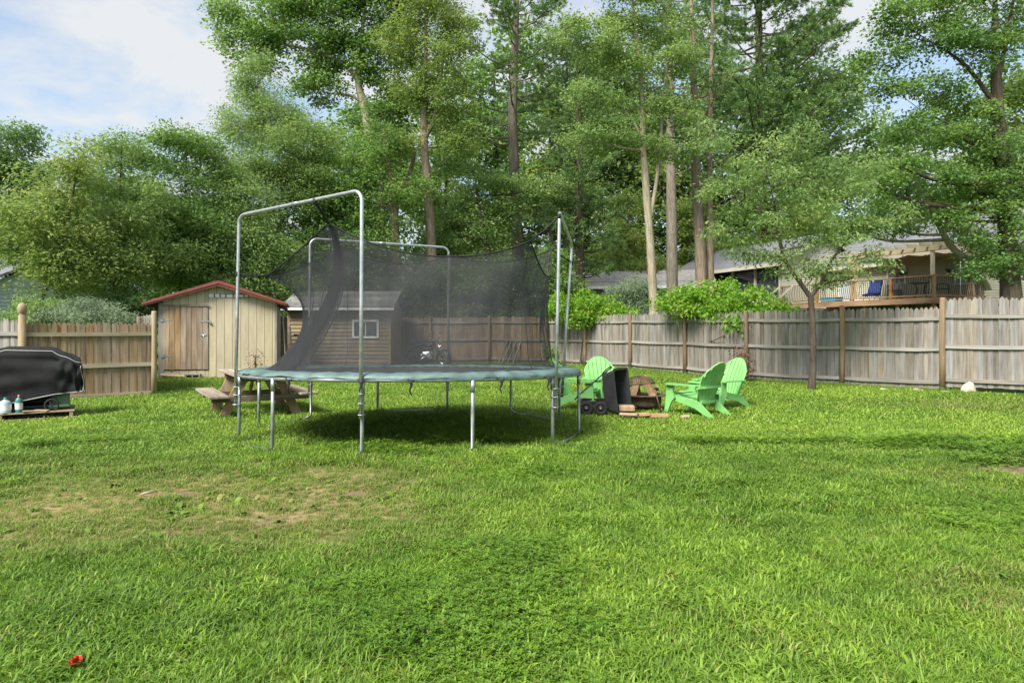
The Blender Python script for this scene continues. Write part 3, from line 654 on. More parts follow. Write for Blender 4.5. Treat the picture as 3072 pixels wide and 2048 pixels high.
# safety pad, wavy and drooping over the ring
rows = []; NA = 240
for k, (r_, z_) in enumerate(((1.86, .005), (1.95, .035), (2.08, .045), (2.2, .04), (2.27, .015), (2.282, -.005), (2.282, -.022))):
    row = []
    for j in range(NA):
        a = 360 * j / NA; q = math.sin(a * .21 + 2) * .5 + math.sin(a * .083) * .5
        wv = .009 * math.sin(R(a) * 31 + 3 * math.sin(R(a) * 7)) * (.3 + .15 * k) + .006 * math.sin(R(a) * 67 + k)
        drop = (.034 * math.cos(R(a + 165)) ** 3 * (k - 4) / 2 + .008 * math.sin(R(a) * 23)) if k >= 5 else 0
        row.append(pol(a, r_ + wv * .6, TZ + z_ + wv * .7 + drop))
    rows.append(row)
m = MB(); m.grid(rows, True); m.build('safety_pad', M['pad'], tr, True)
for a in (-118, -96, -83, -58, -40):                 # black pad ties
    p0 = pol(a, 2.30, TZ - .03); m = MB(); m.tube([p0, p0 + Vector((.01, -.012, -.05)), p0 + Vector((-.01, -.01, -.11)), p0 + Vector((.012, 0, -.16))], [.014, .016, .009, .006], 6); m.tube([p0 + Vector((-.03, 0, .01)), p0 + Vector((.0, -.02, -.03)), p0 + Vector((.035, 0, .0))], .011, 6); m.build('pad_tie', M['strap'], tr, True)
for i, a in enumerate(LEGA):
    g_ = GZ(TC[0] + TR * math.cos(R(a)), TC[1] + TR * math.sin(R(a))) - TILT * TR * math.sin(R(a))
    m = MB(); m.tube([pol(a, TR, TZ - .05), pol(a, TR, .45), pol(a, TR, g_ + .06), pol(a + (3 if i % 2 else -3) * (1 if i in (0, 2) else -1), TR, g_ + .012)], [.021, .021, .020, .018], 10)
    lg = m.build('leg', M['steel_dull'], tr, True)
    m = MB(); m.tube([pol(a, TR, TZ - .03), pol(a, TR, TZ - .17)], .026, 10); m.build('socket', M['steel'], lg, True)
tag(lg, None)
for a, b_ in ((-156, -126), (-96, -66), (-36, -6), (24, 54), (84, 114), (144, 174)):
    m = MB(); pts = [pol(a + (b_ - a) * u, TR * (1 if u in (0, 1) else .985), GZ(*(Vector(TC) + pol(a + (b_ - a) * u, TR, 0).xy)) + .015 - TILT * TR * math.sin(R(a + (b_ - a) * u))) for u in (0, .1, .5, .9, 1)]
    m.tube(pts, .019, 8); m.build('base_bar', M['steel_dull'], tr, True)
# three bent-tube hoops that carry the net
HT = {(-156, -96): 2.80, (-36, 24): 2.76, (84, 144): 2.88}
hoop_pts = {}
for (a, b_), ht in HT.items():
    A_ = pol(a, TR + .045, .40); B_ = pol(b_, TR + .045, .40)
    A2 = pol(a, TR + (.10 if a != -156 else .03), ht); B2 = pol(b_, TR + (.22 if b_ == 24 else .06), ht); d = (B2 - A2).normalized(); rr = .12
    pts = [A_, A_.lerp(A2, .5), A2 - Vector((0, 0, rr))]
    for k in range(1, 6):
        t_ = k / 6 * math.pi / 2; pts.append(A2 + d * rr * (1 - math.cos(t_)) - Vector((0, 0, rr * (1 - math.sin(t_)))))
    pts += [A2 + d * rr, (A2 + B2) / 2, B2 - d * rr]
    for k in range(1, 6):
        t_ = k / 6 * math.pi / 2; pts.append(B2 - d * rr * (1 - math.sin(t_)) - Vector((0, 0, rr * (1 - math.cos(t_)))))
    pts += [B2 - Vector((0, 0, rr)), B_.lerp(B2, .5), B_]
    m = MB(); m.tube(pts, .0205, 10); hp = m.build('net_hoop', M['steel'], tr, True); hoop_pts[(a, b_)] = (A2, B2)
    m = MB(); md_ = (A2 + B2) / 2; m.tube([md_ - d * .05, md_ + d * .05], .0235, 10); m.build('joint_sleeve', M['steel_dull'], hp, True)
    for q in (a, b_):
        for zc in (.44, .56, .66):
            m = MB(); c0 = pol(q, TR + .022, zc); m.tube([c0 + Matrix.Rotation(R(q), 3, 'Z') @ Vector((.055 * math.cos(w), .034 * math.sin(w), 0)) for w in np.linspace(0, 6.283, 15)], .006, 6); m.build('clamp', M['steel'], hp, True)
# net: hung from cords at seven points, bottom tied round the mat
def world_pt(px, py, Y): return Matrix.Rotation(-TILT, 3, 'X') @ (P(px, py, Y) - Vector((TC[0], TC[1], 0)))
ATT = [(-158, world_pt(797, 828, 8.75), .30), (-124, world_pt(985, 668, 8.12), .24), (-36, world_pt(1592, 722, 8.3), .20), (22, world_pt(1655, 748, 10.05), .04),
       (80, world_pt(1345, 766, 11.3), .20), (132, world_pt(1024, 736, 10.75), .24)]
ATT.append((202, ATT[0][1], 0))
sag_of = [.10, .30, .42, .14, .20, .10]
cols_, angs = [], []
NS = 26
for i in range(6):
    a0, p0, _ = ATT[i]; a1, p1, _ = ATT[i + 1]
    for k in range(NS):
        u = k / NS; p_ = p0.lerp(p1, u); p_ = p_ + Vector((0, 0, -sag_of[i] * 4 * u * (1 - u)))
        # the chord gives a little outwards with the cloth's own weight
        out_ = pol(a0 + (a1 - a0) * u, 1, 0); p_ = p_ + out_ * (.30 * u * (1 - u))
        cols_.append(p_); angs.append(a0 + (a1 - a0) * u)
def bulge(a):
    d = abs(((a + 172) + 180) % 360 - 180); l = math.exp(-(d / 34) ** 2)
    return .07 + .50 * l
rows = []; NV = 22
for v in range(NV + 1):
    t_ = v / NV; row = []
    for p_, a in zip(cols_, angs):
        bt = pol(a, 1.90, TZ + .012)
        q = p_.lerp(bt, t_)
        s_ = math.sin(math.pi * t_ ** .85)
        inn = bulge(a) * s_ + .022 * math.sin(R(a) * 37 + 2.2 * math.sin(R(a) * 5) + t_ * 3) * math.sin(math.pi * t_) + .03 * math.sin(R(a) * 11 + t_ * 6) * s_
        fl_ = .10 * max(0, (t_ - .86) / .14) ** 2          # skirt spreads where it meets the mat
        q = q - pol(a, 1, 0) * (inn - fl_)
        row.append(q)
    rows.append(row)
m = MB(); m.grid(rows, True); net = m.build('safety_net', M['net'], tr, True)
m = MB(); m.tube(rows[0] + [rows[0][0]], .009, 6, False); m.build('top_cord', M['strap'], net, True)
m = MB(); m.tube([q + Vector((0, 0, .006)) for q in rows[-1]] + [rows[-1][0]], .010, 6, False); m.build('bottom_cord', M['strap'], net, True)
for i in range(6):
    m = MB(); m.tube([rows[v][i * NS] - pol(angs[i * NS], .004, 0) for v in range(NV + 1)], .0045, 5, False); m.build('seam', M['strap'], net, True)
# gathered overlap of the doorway, hanging from the front peak down to the left of the mat
for layer in range(3):
    rows2 = []; top = ATT[1][1] - Vector((0, 0, .03))
    for v in range(19):
        t_ = v / 18; row = []
        for k in range(13):
            w = k / 12; a = -152 + layer * 6 + w * (20 - 3 * layer)
            bt = pol(a, 1.93 + .02 * math.sin(w * 19 + layer), TZ + .015)
            tp_ = top + pol(-124 + 90, 1, 0) * ((w - .5) * .05)
            q = tp_.lerp(bt, t_ ** .93); ctr = pol(a, 1, 0)
            q = q - ctr * (.33 * math.sin(math.pi * t_ ** .8)) + Vector((math.cos(R(a + 90)), math.sin(R(a + 90)), 0)) * (.07 * math.sin(math.pi * t_) * (w - .5)) - ctr * (.03 * math.sin(w * 22 + layer * 2) * (.3 + t_) + .018 * layer)
            row.append(q)
        rows2.append(row)
    m = MB(); m.grid(rows2); m.build('doorway_flap', M['net'], net, True)
m = MB(); m.tube([rows2[v][12] for v in range(19)], .006, 5, False); m.build('flap_hem', M['strap'], net, True)
# straps from net corners to hoops
def strap(a, b_, r_=.012):
    m = MB(); a = Vector(a); b_ = Vector(b_); m.tube([a, a.lerp(b_, .5) + Vector((.005, .0, -.012)), b_], r_, 6); m.tube([b_ - Vector((.0, .0, .03)), b_ + Vector((0, 0, .03))], r_ * 1.7, 8); m.build('net_strap', M['strap'], tr, True)
h1 = hoop_pts[(-156, -96)]; h2 = hoop_pts[(-36, 24)]; h3 = hoop_pts[(84, 144)]
strap(ATT[0][1], pol(-156, TR + .04, ATT[0][1].z + .0)); strap(ATT[1][1], h1[0].lerp(h1[1], .66) - Vector((0, 0, .02)), .016)
strap(ATT[2][1], h2[0] - Vector((0, 0, .06))); strap(ATT[3][1], h2[1] - Vector((0, 0, .30))); strap(ATT[4][1], h3[0] - Vector((0, 0, .12))); strap(ATT[5][1], h3[0].lerp(h3[1], .76))
strap(ATT[3][1], pol(24, TR + .05, ATT[3][1].z + .12))

# ------------------------------------------------------------------ covered grill on a pallet
gr_c = (-7.87, 10.75); gr_rz = R(32)
M['cover'] = mat_plain('black grill cover', (.020, .020, .021), rough=.85, var=.35, scale=4, bump=.3, bscale=12, spec=.2)
M['piping'] = mat_plain('grey piping', (.42, .42, .40), rough=.6, var=.15)
M['pallet'] = mat_wood('pallet wood', [(.16, .12, .08), (.30, .235, .165), (.42, .345, .255)], axis='x', rnd=.2)
pal = empty('pallet', (gr_c[0] - .07, gr_c[1] - .10, 0), gr_rz, 'low wooden pallet under the covered grill', 'pallet')
for k in range(6):
    m = MB(); m.box((-.02, -.42 + k * .168, .115), (1.93, .10 + .03 * (k % 2), .02), None, .003); m.build('plank', M['pallet'], pal)
for y_ in (-.44, .0, .42):
    m = MB(); m.box((0, y_, .02), (1.95, .09, .02), None, .003); m.build('plank', M['pallet'], pal)
for x_ in (-.9, 0, .9):
    m = MB(); m.box((x_, 0, .068), (.05, .93, .072), None, .003); m.build('stringer', M['pallet'], pal)
gl = empty('covered_grill', (gr_c[0], gr_c[1], .125), gr_rz, 'barbecue grill under a creased black cover with grey piping', 'grill')
# local x along the front, -y to the camera; cover follows the lid then drops
def cov_top(x):                       # top of the cover along its length
    xs_ = [-1.05, -.75, -.45, -.2, .1, .35, .52, .70, .86, .93]; zs_ = [.74, .80, .88, .98, 1.02, 1.025, .985, .90, .82, .80]
    return float(np.interp(x, xs_, zs_))
def hem(x): return float(np.interp(x, [-1.05, -.5, 0, .5, .93], [.03, .06, .14, .25, .285]))
rows = []; NP = 180; half_l, half_d = .99, .34
per = []
for j in range(NP):
    a = 2 * math.pi * j / NP; c_, s_ = math.cos(a), math.sin(a); e_ = .15
    per.append((-.06 + half_l * math.copysign(abs(c_) ** e_, c_), half_d * math.copysign(abs(s_) ** e_, s_)))
for v in range(26):
    row = []
    for jj, (x_, y_) in enumerate(per):
        j = jj * 96 / 180
        zt = cov_top(x_); zs_ = zt - .15 - .05 * (1 - abs(y_) / half_d); zh = hem(x_)
        if v <= 15:
            t_ = v / 15; z_ = zh + (zs_ - zh) * t_; sc_ = 1.10 - .10 * t_
            nrm = math.hypot(x_ / half_l, y_ / half_d) or 1
            fold = .028 * math.sin(j * .9 + 1.5 * math.sin(j * .31) + t_ * 1.3) * (1.15 - t_) + .03 * math.sin((z_ - x_ * .6) * 14 + math.sin(j * .4) * 2) * (.35 + .4 * t_) + .03 * math.sin(x_ * 7 - z_ * 5)
            X_, Y_ = x_ * (1 + (sc_ - 1) * .4), y_ * sc_ + math.copysign(1, y_) * fold * .75
            X_ += .012 * math.sin(z_ * 17 + j); Y_ += math.copysign(1, y_) * (.020 * math.sin(x_ * 19 + z_ * 23 + 2 * math.sin(x_ * 5)) + .014 * math.sin(x_ * 41 - z_ * 17))
        else:
            t_ = (v - 15) / 10; ry = math.cos(t_ * math.pi / 2); X_, Y_ = x_ * (1 - .04 * t_), y_ * ry
            z_ = zs_ + (cov_top(X_) - zs_) * math.sin(t_ * math.pi / 2) ** .8 + .010 * math.sin(X_ * 25 + Y_ * 14) + .012 * math.sin(X_ * 11 - Y_ * 31)
        row.append(Vector((X_, Y_, z_)))
    rows.append(row)
m = MB(); m.grid(rows, True); cv = m.build('cover', M['cover'], gl, True)
m = MB(); m.tube([p + Vector((0, 0, -.002)) for p in rows[0]] + [rows[0][0]], .0075, 6, False); m.build('piping', M['piping'], cv, True)
jr = min(range(NP), key=lambda j: (per[j][0] - .92) ** 2 * 4 + (per[j][1] + .34) ** 2)
m = MB(); m.tube([rows[v][jr] + Vector((.008, -.012, 0)) for v in range(17)], .0075, 6, False); m.build('piping', M['piping'], cv, True)
m = MB(); m.tube([rows[18][j] + Vector((0, -.004, .010)) for j in range(NP // 2 + 2, NP - 2)], .0075, 6, False); m.build('piping', M['piping'], cv, True)
for x_ in (-.85, .62):
    for y_ in (-.22, .22):
        m = MB(); m.box((x_, y_, .26), (.05, .05, .46)); m.build('leg', M['dark_metal'], gl)
m = MB(); m.box((-.1, 0, .06), (1.5, .5, .03)); m.box((-.1, .22, .3), (1.5, .02, .48)); m.build('lower_shelf', M['dark_metal'], gl)
M['grn'] = mat_plain('green plastic', (.09, .17, .10), rough=.45, var=.15, bump=.06)
m = MB(); m.box((0, 0, .145), (.27, .22, .26), None, .03); m.box((0, -.1, .22), (.2, .04, .05), None, .01); m.box((0, -.02, .035), (.29, .24, .05), None, .015)
p = gl.matrix_basis @ Vector((.63, -.2, .02)); tag(m.build('plastic_crate', M['grn'], None, True, p, (0, 0, gr_rz)), 'green plastic case below the grill cover hem', 'case')
wh = empty('cart_wheel', gl.matrix_basis @ Vector((.53, -.45, .09)), gr_rz, 'small black spoked wheel standing at the pallet front', 'wheel')
m = MB(); m.tube([(.088 * math.cos(w), 0, .088 * math.sin(w)) for w in np.linspace(0, 6.283, 25)], .014, 8, False); m.build('tyre', M['rubber'], wh, True)
m = MB(); m.tube([(0, -.02, 0), (0, .02, 0)], .018, 10)
for w in range(6): m.beam((0, 0, 0), (.08 * math.cos(w * 1.047), 0, .08 * math.sin(w * 1.047)), .012, .012)
m.build('spokes', M['black_plastic'], wh)
def bottle(name, label, loc, body, capm, w, h):
    e = empty(name, loc, gr_rz, label, 'bottle'); m = MB(); m.lathe([(.001, 0), (w, 0), (w * 1.02, .02), (w, h * .66), (w * .8, h * .78), (w * .3, h * .86), (w * .28, h * .92)], n=14); m.build('body', body, e, True)
    m = MB(); m.lathe([(w * .34, h * .90), (w * .34, h), (.001, h)], n=12); m.build('cap', capm, e, True)
    m = MB(); m.lathe([(w * 1.035, h * .2), (w * 1.035, h * .55)], n=14); m.build('paper_label', M['white'], e, True)
M['teal'] = mat_plain('teal plastic', (.05, .20, .19), rough=.4, bump=.03); M['orange'] = mat_plain('orange plastic', (.5, .17, .05), rough=.45, bump=.03); M['paleb'] = mat_plain('pale blue plastic', (.38, .48, .52), rough=.45, bump=.03)
bottle('jug', 'pale blue jug with white label on the pallet at the left edge', gl.matrix_basis @ Vector((-.05, -.45, 0)), M['paleb'], M['teal'], .075, .24)
bottle('spray_bottle', 'teal bottle with orange cap beside the pale blue jug', gl.matrix_basis @ Vector((.115, -.45, 0)), M['teal'], M['orange'], .05, .27)
for k, (x_, y_, r_) in enumerate(((.26, -.48, .1), (.40, -.46, -.2))):
    m = MB(); m.box((0, 0, .012), (.20, .08, .02), (.05, .04, r_), .006); tag(m.build('wood_scrap', M['pallet'], None, False, gl.matrix_basis @ Vector((x_, y_, .005)), (0, 0, gr_rz + r_)), ('flat wood scrap on the pallet beside the teal bottle', 'flat wood scrap on the pallet beside the black wheel')[k], 'scrap')
# long tools leaning on the side fence
for k, (x_, dx_, l_) in enumerate(((-9.98, .12, 1.36), (-10.12, .06, 1.30))):
    m = MB(); m.tube([(0, 0, 0), (-dx_, .22, l_)], .016, 8); tag(m.build('tool_handle', M['post_pale'], None, True, (x_ + .1, 12.95, 0)), ('pale wooden pole leaning on the side fence nearer the grill', 'pale wooden pole leaning on the side fence at the left edge')[k], 'pole')

# ------------------------------------------------------------------ picnic table
M['tbl_top'] = mat_wood('weathered table boards', [(.19, .145, .10), (.32, .265, .20), (.45, .39, .31)], axis='y', rnd=.12)
M['tbl_leg'] = mat_wood('stained table timber', [(.19, .11, .055), (.35, .22, .12), (.48, .325, .20)], rnd=.15)
M['tbl_beam'] = mat_wood('dark table beam', [(.09, .07, .05), (.17, .14, .11), (.27, .235, .195)], axis='x', rnd=.15)
tb = empty('picnic_table', (-4.06, 11.05, 0), R(31), 'weathered wooden picnic table with attached benches left of the trampoline', 'table')
TH, BH, TL = .69, .375, 1.8
y0, y1 = -.38, TL - .38
for k in range(6):
    m = MB(); m.box((-.375 + k * .15, (y0 + y1) / 2, TH - .019), (.142, TL, .038), None, .006); m.build('top_plank', M['tbl_top'], tb)
for s in (-1, 1):
    for k in range(1):
        m = MB(); m.box((s * .68, (y0 + y1) / 2, BH - .019), (.285, TL, .038), None, .006); m.build('bench_plank', M['tbl_top'], tb)
for y_ in (0, 1.02):
    for s in (-1, 1):
        m = MB(); m.beam((s * .20, y_, TH - .04), (s * .56, y_, .0), .04, .105, (0, 1, 0), .005) if False else m.prism([(s * .17, TH - .04), (s * .33, TH - .04), (s * .66, -.01), (s * .50, -.01)], y_ - .02, y_ + .02, 'y'); m.build('leg', M['tbl_leg'], tb)
    m = MB(); m.box((0, y_ - .041, BH - .085), (1.50, .04, .09), None, .005); m.build('cross_beam', M['tbl_beam'], tb)
    m = MB(); m.box((0, y_ - .041, TH - .085), (.82, .04, .085), None, .005); m.build('top_cleat', M['tbl_beam'], tb)
for yy, sy in ((.05, 1), (.97, -1)):
    m = MB(); m.beam((0, yy, BH - .06), (0, yy + sy * .36, TH - .05), .04, .085, (0, 1, 0), .004); m.build('brace', M['tbl_leg'], tb)

# ------------------------------------------------------------------ garden chairs
M['chair'] = mat_plain('pale green plastic', (.19, .46, .14), rough=.5, var=.14, scale=3, bump=.03, spec=.45)
def chair(label, loc, face, mats=M['chair']):
    """local -y is the front; face = the direction the sitter looks"""
    e = empty('adirondack_chair', (loc[0], loc[1], GZ(*loc) + .0), math.atan2(face[1], face[0]) + math.pi / 2, label, 'chair', 'green garden chairs round the fire pit'); e.scale = (.92, .92, .92)
    if chair.cache:
        for nm, me, lab in chair.cache: link(nm, me, e)
        return e
    parts = []
    def put(nm, mb, smooth=False):
        me = mb.mesh(nm, mats, smooth); parts.append((nm, me, None)); link(nm, me, e)
    def back_y(z): return .17 + .30 * (z - .20) / .75 - .05 * math.sin(math.pi * (z - .2) / .75)
    n = 7
    def half(z): return .205 + .105 * math.sin(math.pi / 2 * min(1, max(0, (z - .2) / .52)))
    for k in range(n):
        ua, ub = -1 + 2 * k / n + .022, -1 + 2 * (k + 1) / n - .022; um = (ua + ub) / 2
        zt = .95 - .25 * abs(um) ** 2.2; rows = []
        for side in (0, 1):
            row = []
            for i in range(9):
                z = .20 + (zt - .20) * i / 8
                row.append(z)
            rows.append(row)
        m = MB(); gridr = []
        for i in range(9):
            z = rows[0][i]; h = half(z)
            tops = [(.95 - .25 * abs(q) ** 2.2) for q in (ua, ub)]
            ring = []
            for q, dy in ((ua, 0), (ub, 0), (ub, .022), (ua, .022)):
                ze = z if i < 8 else tops[0 if q == ua else 1]
                cur = .045 * (1 - q * q)
                ring.append(Vector((q * h, back_y(z) + cur + dy, ze)))
            gridr.append(ring)
        m.grid(gridr, True); m.add(gridr[0], [(3, 2, 1, 0)]); m.add(gridr[-1], [(0, 1, 2, 3)]); put('back_slat', m)
    # raised rim round the back and the brace behind it
    m = MB(); pts = []
    for u in np.linspace(-1, 1, 25):
        z = .95 - .25 * abs(u) ** 2.2; pts.append(Vector((u * (half(z) + .004), back_y(z) + .045 * (1 - u * u) + .012, z + .004)))
    lo = [Vector((s * (half(z) + .004), back_y(z) + .012, z)) for s, z in ((-1, .25), (-1, .48))]
    ro = [Vector((s * (half(z) + .004), back_y(z) + .012, z)) for s, z in ((1, .48), (1, .25))]
    m.tube(lo + pts + ro, .014, 8); put('back_rim', m, True)
    m = MB(); yb = back_y(.52)
    m.prism([(-.36, yb - .02), (-.33, yb + .05), (-.2, yb + .092), (0, yb + .105), (.2, yb + .092), (.33, yb + .05), (.36, yb - .02), (.28, yb + .025), (0, yb + .07), (-.28, yb + .025)], .495, .535, 'z'); put('back_brace', m)
    m = MB(); m.box((0, back_y(.25) + .06, .245), (.42, .03, .06), None, .006); put('back_brace', m)
    for k in range(6):
        u = k / 5; yv = -.30 + .46 * u; zv = .365 - .125 * u + .02 * (1 - math.sin(math.pi * min(1, u * 1.3)))
        m = MB(); m.box((0, yv, zv), (.50, .080, .022), (-.26, 0, 0), .006); put('seat_slat', m)
    m = MB(); m.box((0, -.355, .335), (.50, .025, .07), (.25, 0, 0), .008); put('seat_apron', m)
    for s in (-1, 1):
        x_ = s * .335
        m = MB(); m.prism([(s * .27, -.37), (s * .30, -.40), (s * .39, -.40), (s * .42, -.37), (s * .42, .0), (s * .385, .25), (s * .31, .31), (s * .29, .25), (s * .30, 0), (s * .27, -.15)], .535, .562, 'z'); put('arm', m)
        m = MB(); m.prism([(-.395, .535), (-.25, .535), (-.265, .40), (-.235, .30), (-.30, .22), (-.40, 0), (-.46, 0), (-.42, .25)], x_ - .03, x_ + .012, 'x'); put('front_leg', m)
        m = MB(); m.prism([(-.36, .27), (-.37, .385), (.16, .265), (.24, .265), (.56, 0), (.43, 0), (.15, .145)], s * .27 - .014, s * .27 + .014, 'x'); put('rear_leg', m)
        m = MB(); m.box((s * .30, -.32, .36), (.07, .10, .05), None, .01); put('seat_bracket', m)
    chair.cache = parts
    return e
chair.cache = None
chair('pale green chair seen from behind, right of the fire pit', (3.08, 11.4), (-.64, .77))
chair('pale green chair farthest right, turned towards the lawn', (3.74, 12.2), (-.84, -.54))
chair('pale green chair behind the tipped cart, facing the camera', (1.68, 12.5), (.10, -1))
chair('pale green chair partly hidden behind the trampoline corner', (1.14, 11.95), (.93, -.36))

# ------------------------------------------------------------------ tipped garden cart
ct = empty('garden_cart', (1.42, 11.15, 0), R(-8), 'black garden cart with its tub tipped up on end', 'cart')
def wheel(x_, y_, r_):
    m = MB(); m.tube([(x_ + (r_ - .036) * math.cos(w), y_, r_ + (r_ - .036) * math.sin(w)) for w in np.linspace(0, 6.283, 29)], .038, 10, False); wo2 = m.build('wheel', M['rubber'], ct, True)
    m = MB(); m.lathe([(.001, -.02), (.028, -.02), (.03, -.012), (.07, -.01), (.075, -.02), (.078, .02), (.001, .02)], (x_, y_, r_), 16, Matrix.Rotation(R(90), 3, 'X')); m.build('rim', M['dark_metal'], wo2, True)
    m = MB(); m.tube([(x_, y_ - .03, r_), (x_, y_ + .02, r_)], .018, 10); m.build('hub', mat_hub, wo2, True)
mat_hub = mat_plain('brass hub', (.30, .24, .12), rough=.45, metal=.5)
for x_ in (-.20, .03):
    for y_ in (-.12, .42): wheel(x_, y_, .118)
m = MB(); m.beam((-.36, -.06, .215), (.14, -.06, .215), .03, .03); m.beam((-.36, .36, .215), (.14, .36, .215), .03, .03); m.beam((.10, -.06, .215), (.10, .36, .215), .03, .03); m.beam((-.3, -.06, .215), (-.3, .36, .215), .03, .03); m.beam((.14, -.06, .21), (.02, -.06, .10), .02, .02); m.beam((-.2, -.12, .118), (-.2, .42, .118), .025, .025); m.beam((.03, -.12, .118), (.03, .42, .118), .025, .025); m.box((-.08, .15, .17), (.2, .18, .05)); m.build('chassis', M['dark_metal'], ct)
# handle
m = MB(); m.tube([(-.40, .12, .22), (-.36, .12, .28), (.0, .12, .60), (.06, .12, .655)], .011, 8)
m.tube([(.06, .12, .655), (.08, .05, .70), (.16, .05, .77), (.20, .12, .78), (.20, .19, .76), (.12, .19, .69), (.06, .12, .655)], .011, 8); m.build('handle', M['dark_metal'], ct, True)
# tub: stands on its front wall, open side to +x
T0 = Matrix.Translation((.19, .10, .03)) @ Matrix.Scale(.9, 4) @ Matrix.Rotation(R(-30), 4, 'Z') @ Matrix.Rotation(R(-7), 4, 'Y')
tubo = []
def ring(d, hy, z0, z1, rr=.06):
    o = []
    for cy, cz, a0 in ((hy - rr, z1 - rr, 0), (-hy + rr, z1 - rr, 90), (-hy + rr, z0 + rr, 180), (hy - rr, z0 + rr, 270)):
        for k in range(5):
            a = R(a0 + 22.5 * k); o.append(T0 @ Vector((d, cy + rr * math.cos(a), cz + rr * math.sin(a))))
    return o
outer = [ring(0, .18, .06, .68), ring(.02, .20, .035, .71), ring(.27, .25, -.01, .765), ring(.285, .275, -.03, .79), ring(.30, .275, -.03, .79)]
inner = [ring(.30, .24, .005, .755), ring(.285, .235, .01, .75), ring(.04, .185, .055, .695), ring(.022, .165, .08, .67)]
m = MB(); m.grid(outer + inner, True); n_ = len(outer[0]); m.add(outer[0], [tuple(range(n_))]); m.add(inner[-1], [tuple(range(n_))[::-1]]); tub = m.build('tub', M['black_plastic'], ct)
for k in range(4):
    yk = -.105 + .07 * k; m = MB(); m.tube([T0 @ Vector((.03, yk, .10)), T0 @ Vector((.036, yk, .66))], .014, 6); m.build('rib', M['black_plastic'], tub)

# ------------------------------------------------------------------ fire pit
M['rust'] = mat_plain('rusty steel', (.12, .078, .058), rough=.8, metal=.25, var=.45, scale=9, bump=.35, bscale=35)
M['log'] = mat_wood('split log', [(.25, .155, .085), (.40, .275, .165), (.52, .385, .26)], rnd=.2, sat=.2)
M['bark'] = mat_plain('log bark', (.10, .065, .045), rough=.95, var=.4, bump=.7, bscale=30)
fp_c = (2.30, 11.95)
fp = empty('fire_pit', (*fp_c, 0), R(8), 'rusty round steel fire pit with flared rim', 'fire pit')
m = MB(); m.lathe([(.001, .05), (.26, .05), (.29, .07), (.305, .11), (.31, .235), (.395, .245), (.40, .255), (.31, .262), (.285, .23), (.27, .13), (.22, .09), (.001, .085)], n=32); m.build('bowl', M['rust'], fp, True)
for k in range(4):
    a = R(45 + 90 * k); m = MB(); m.beam((.27 * math.cos(a), .27 * math.sin(a), .2), (.30 * math.cos(a), .30 * math.sin(a), 0), .03, .03); m.build('leg', M['rust'], fp)
M['screen'] = mat_mesh('spark screen mesh', (.07, .05, .035), .5)
sc = empty('spark_screen', (fp_c[0] - .10, fp_c[1] - .05, .43), R(5), 'domed wire spark screen resting tilted on the logs in the fire pit', 'screen')
TS = Matrix.Rotation(R(-5), 3, 'Y') @ Matrix.Rotation(R(-8), 3, 'X')
dome = [(.29 * math.cos(t_), .15 * math.sin(t_)) for t_ in np.linspace(0, 1.54, 9)]
m = MB(); m.lathe(dome, n=28, M=TS); m.build('mesh_dome', M['screen'], sc, True)
m = MB(); m.tube([TS @ Vector((.29 * math.cos(w), .29 * math.sin(w), 0)) for w in np.linspace(0, 6.283, 33)], .013, 6, False); m.build('rim', M['rust'], sc, True)
for k in range(3):
    a = R(60 * k + 10); m = MB(); m.tube([TS @ Vector((r_ * math.cos(a), r_ * math.sin(a), z_ + .003)) for r_, z_ in dome] + [TS @ Vector((-r_ * math.cos(a), -r_ * math.sin(a), z_ + .003)) for r_, z_ in dome[::-1]], .005, 5, False); m.build('rib', M['rust'], sc, True)
m = MB(); m.tube([TS @ Vector(v) for v in ((-.05, 0, .15), (-.05, 0, .19), (.05, 0, .19), (.05, 0, .15))], .006, 6); m.build('handle', M['rust'], sc, True)
def log(label, a, b_, r_, name='firewood_log', split=True):
    a, b_ = Vector(a), Vector(b_); c = (a + b_) / 2; e = empty(name, c, 0, label, 'firewood', 'split logs at the fire pit')
    d = (b_ - a).normalized(); x = d.cross(Vector((random.uniform(-.9, .9), random.uniform(-1.2, .2), 1))).normalized(); y = -x.cross(d); L = (b_ - a).length / 2
    n = 9; pts = [(r_ * math.cos(math.pi * k / (n - 1)) * random.uniform(.93, 1.05), r_ * .9 * math.sin(math.pi * k / (n - 1)) * random.uniform(.93, 1.05)) for k in range(n)] + [(-r_ * .2, -r_ * .5), (r_ * .3, -r_ * .45)]
    m = MB(); m.add([x * p[0] + y * p[1] - d * L for p in pts] + [x * p[0] + y * p[1] + d * L for p in pts], [tuple(range(len(pts)))[::-1], tuple(range(len(pts), 2 * len(pts)))] + [(k, (k + 1) % len(pts), len(pts) + (k + 1) % len(pts), len(pts) + k) for k in range(n - 1, len(pts))]); m.build('split_wood', M['log'], e)
    m = MB(); k2 = len(pts); m.add([x * p[0] * 1.012 + y * p[1] * 1.012 - d * L for p in pts[:n]] + [x * p[0] * 1.012 + y * p[1] * 1.012 + d * L for p in pts[:n]], [(k, k + 1, n + k + 1, n + k) for k in range(n - 1)]); m.build('bark', M['bark'], e)
fx, fy = fp_c
log('split log leaning left inside the fire pit under the screen', (fx - .22, fy - .1, .2), (fx - .10, fy + .02, .52), .075)
log('pale split log leaning right inside the fire pit', (fx + .16, fy - .16, .22), (fx - .02, fy - .02, .58), .07)
log('dark short log lying on the right rim of the fire pit', (fx + .08, fy + .1, .35), (fx + .28, fy + .06, .37), .06)
log('pale split log at the back of the fire pit', (fx - .02, fy + .22, .2), (fx - .12, fy + .06, .5), .07)
log('split log lying below the tub of the tipped cart', (1.72, 11.05, .13), (1.98, 11.1, .12), .075)
log('tan split log on the grass in front of the tipped tub', (1.72, 10.85, .045), (1.98, 10.72, .05), .06)
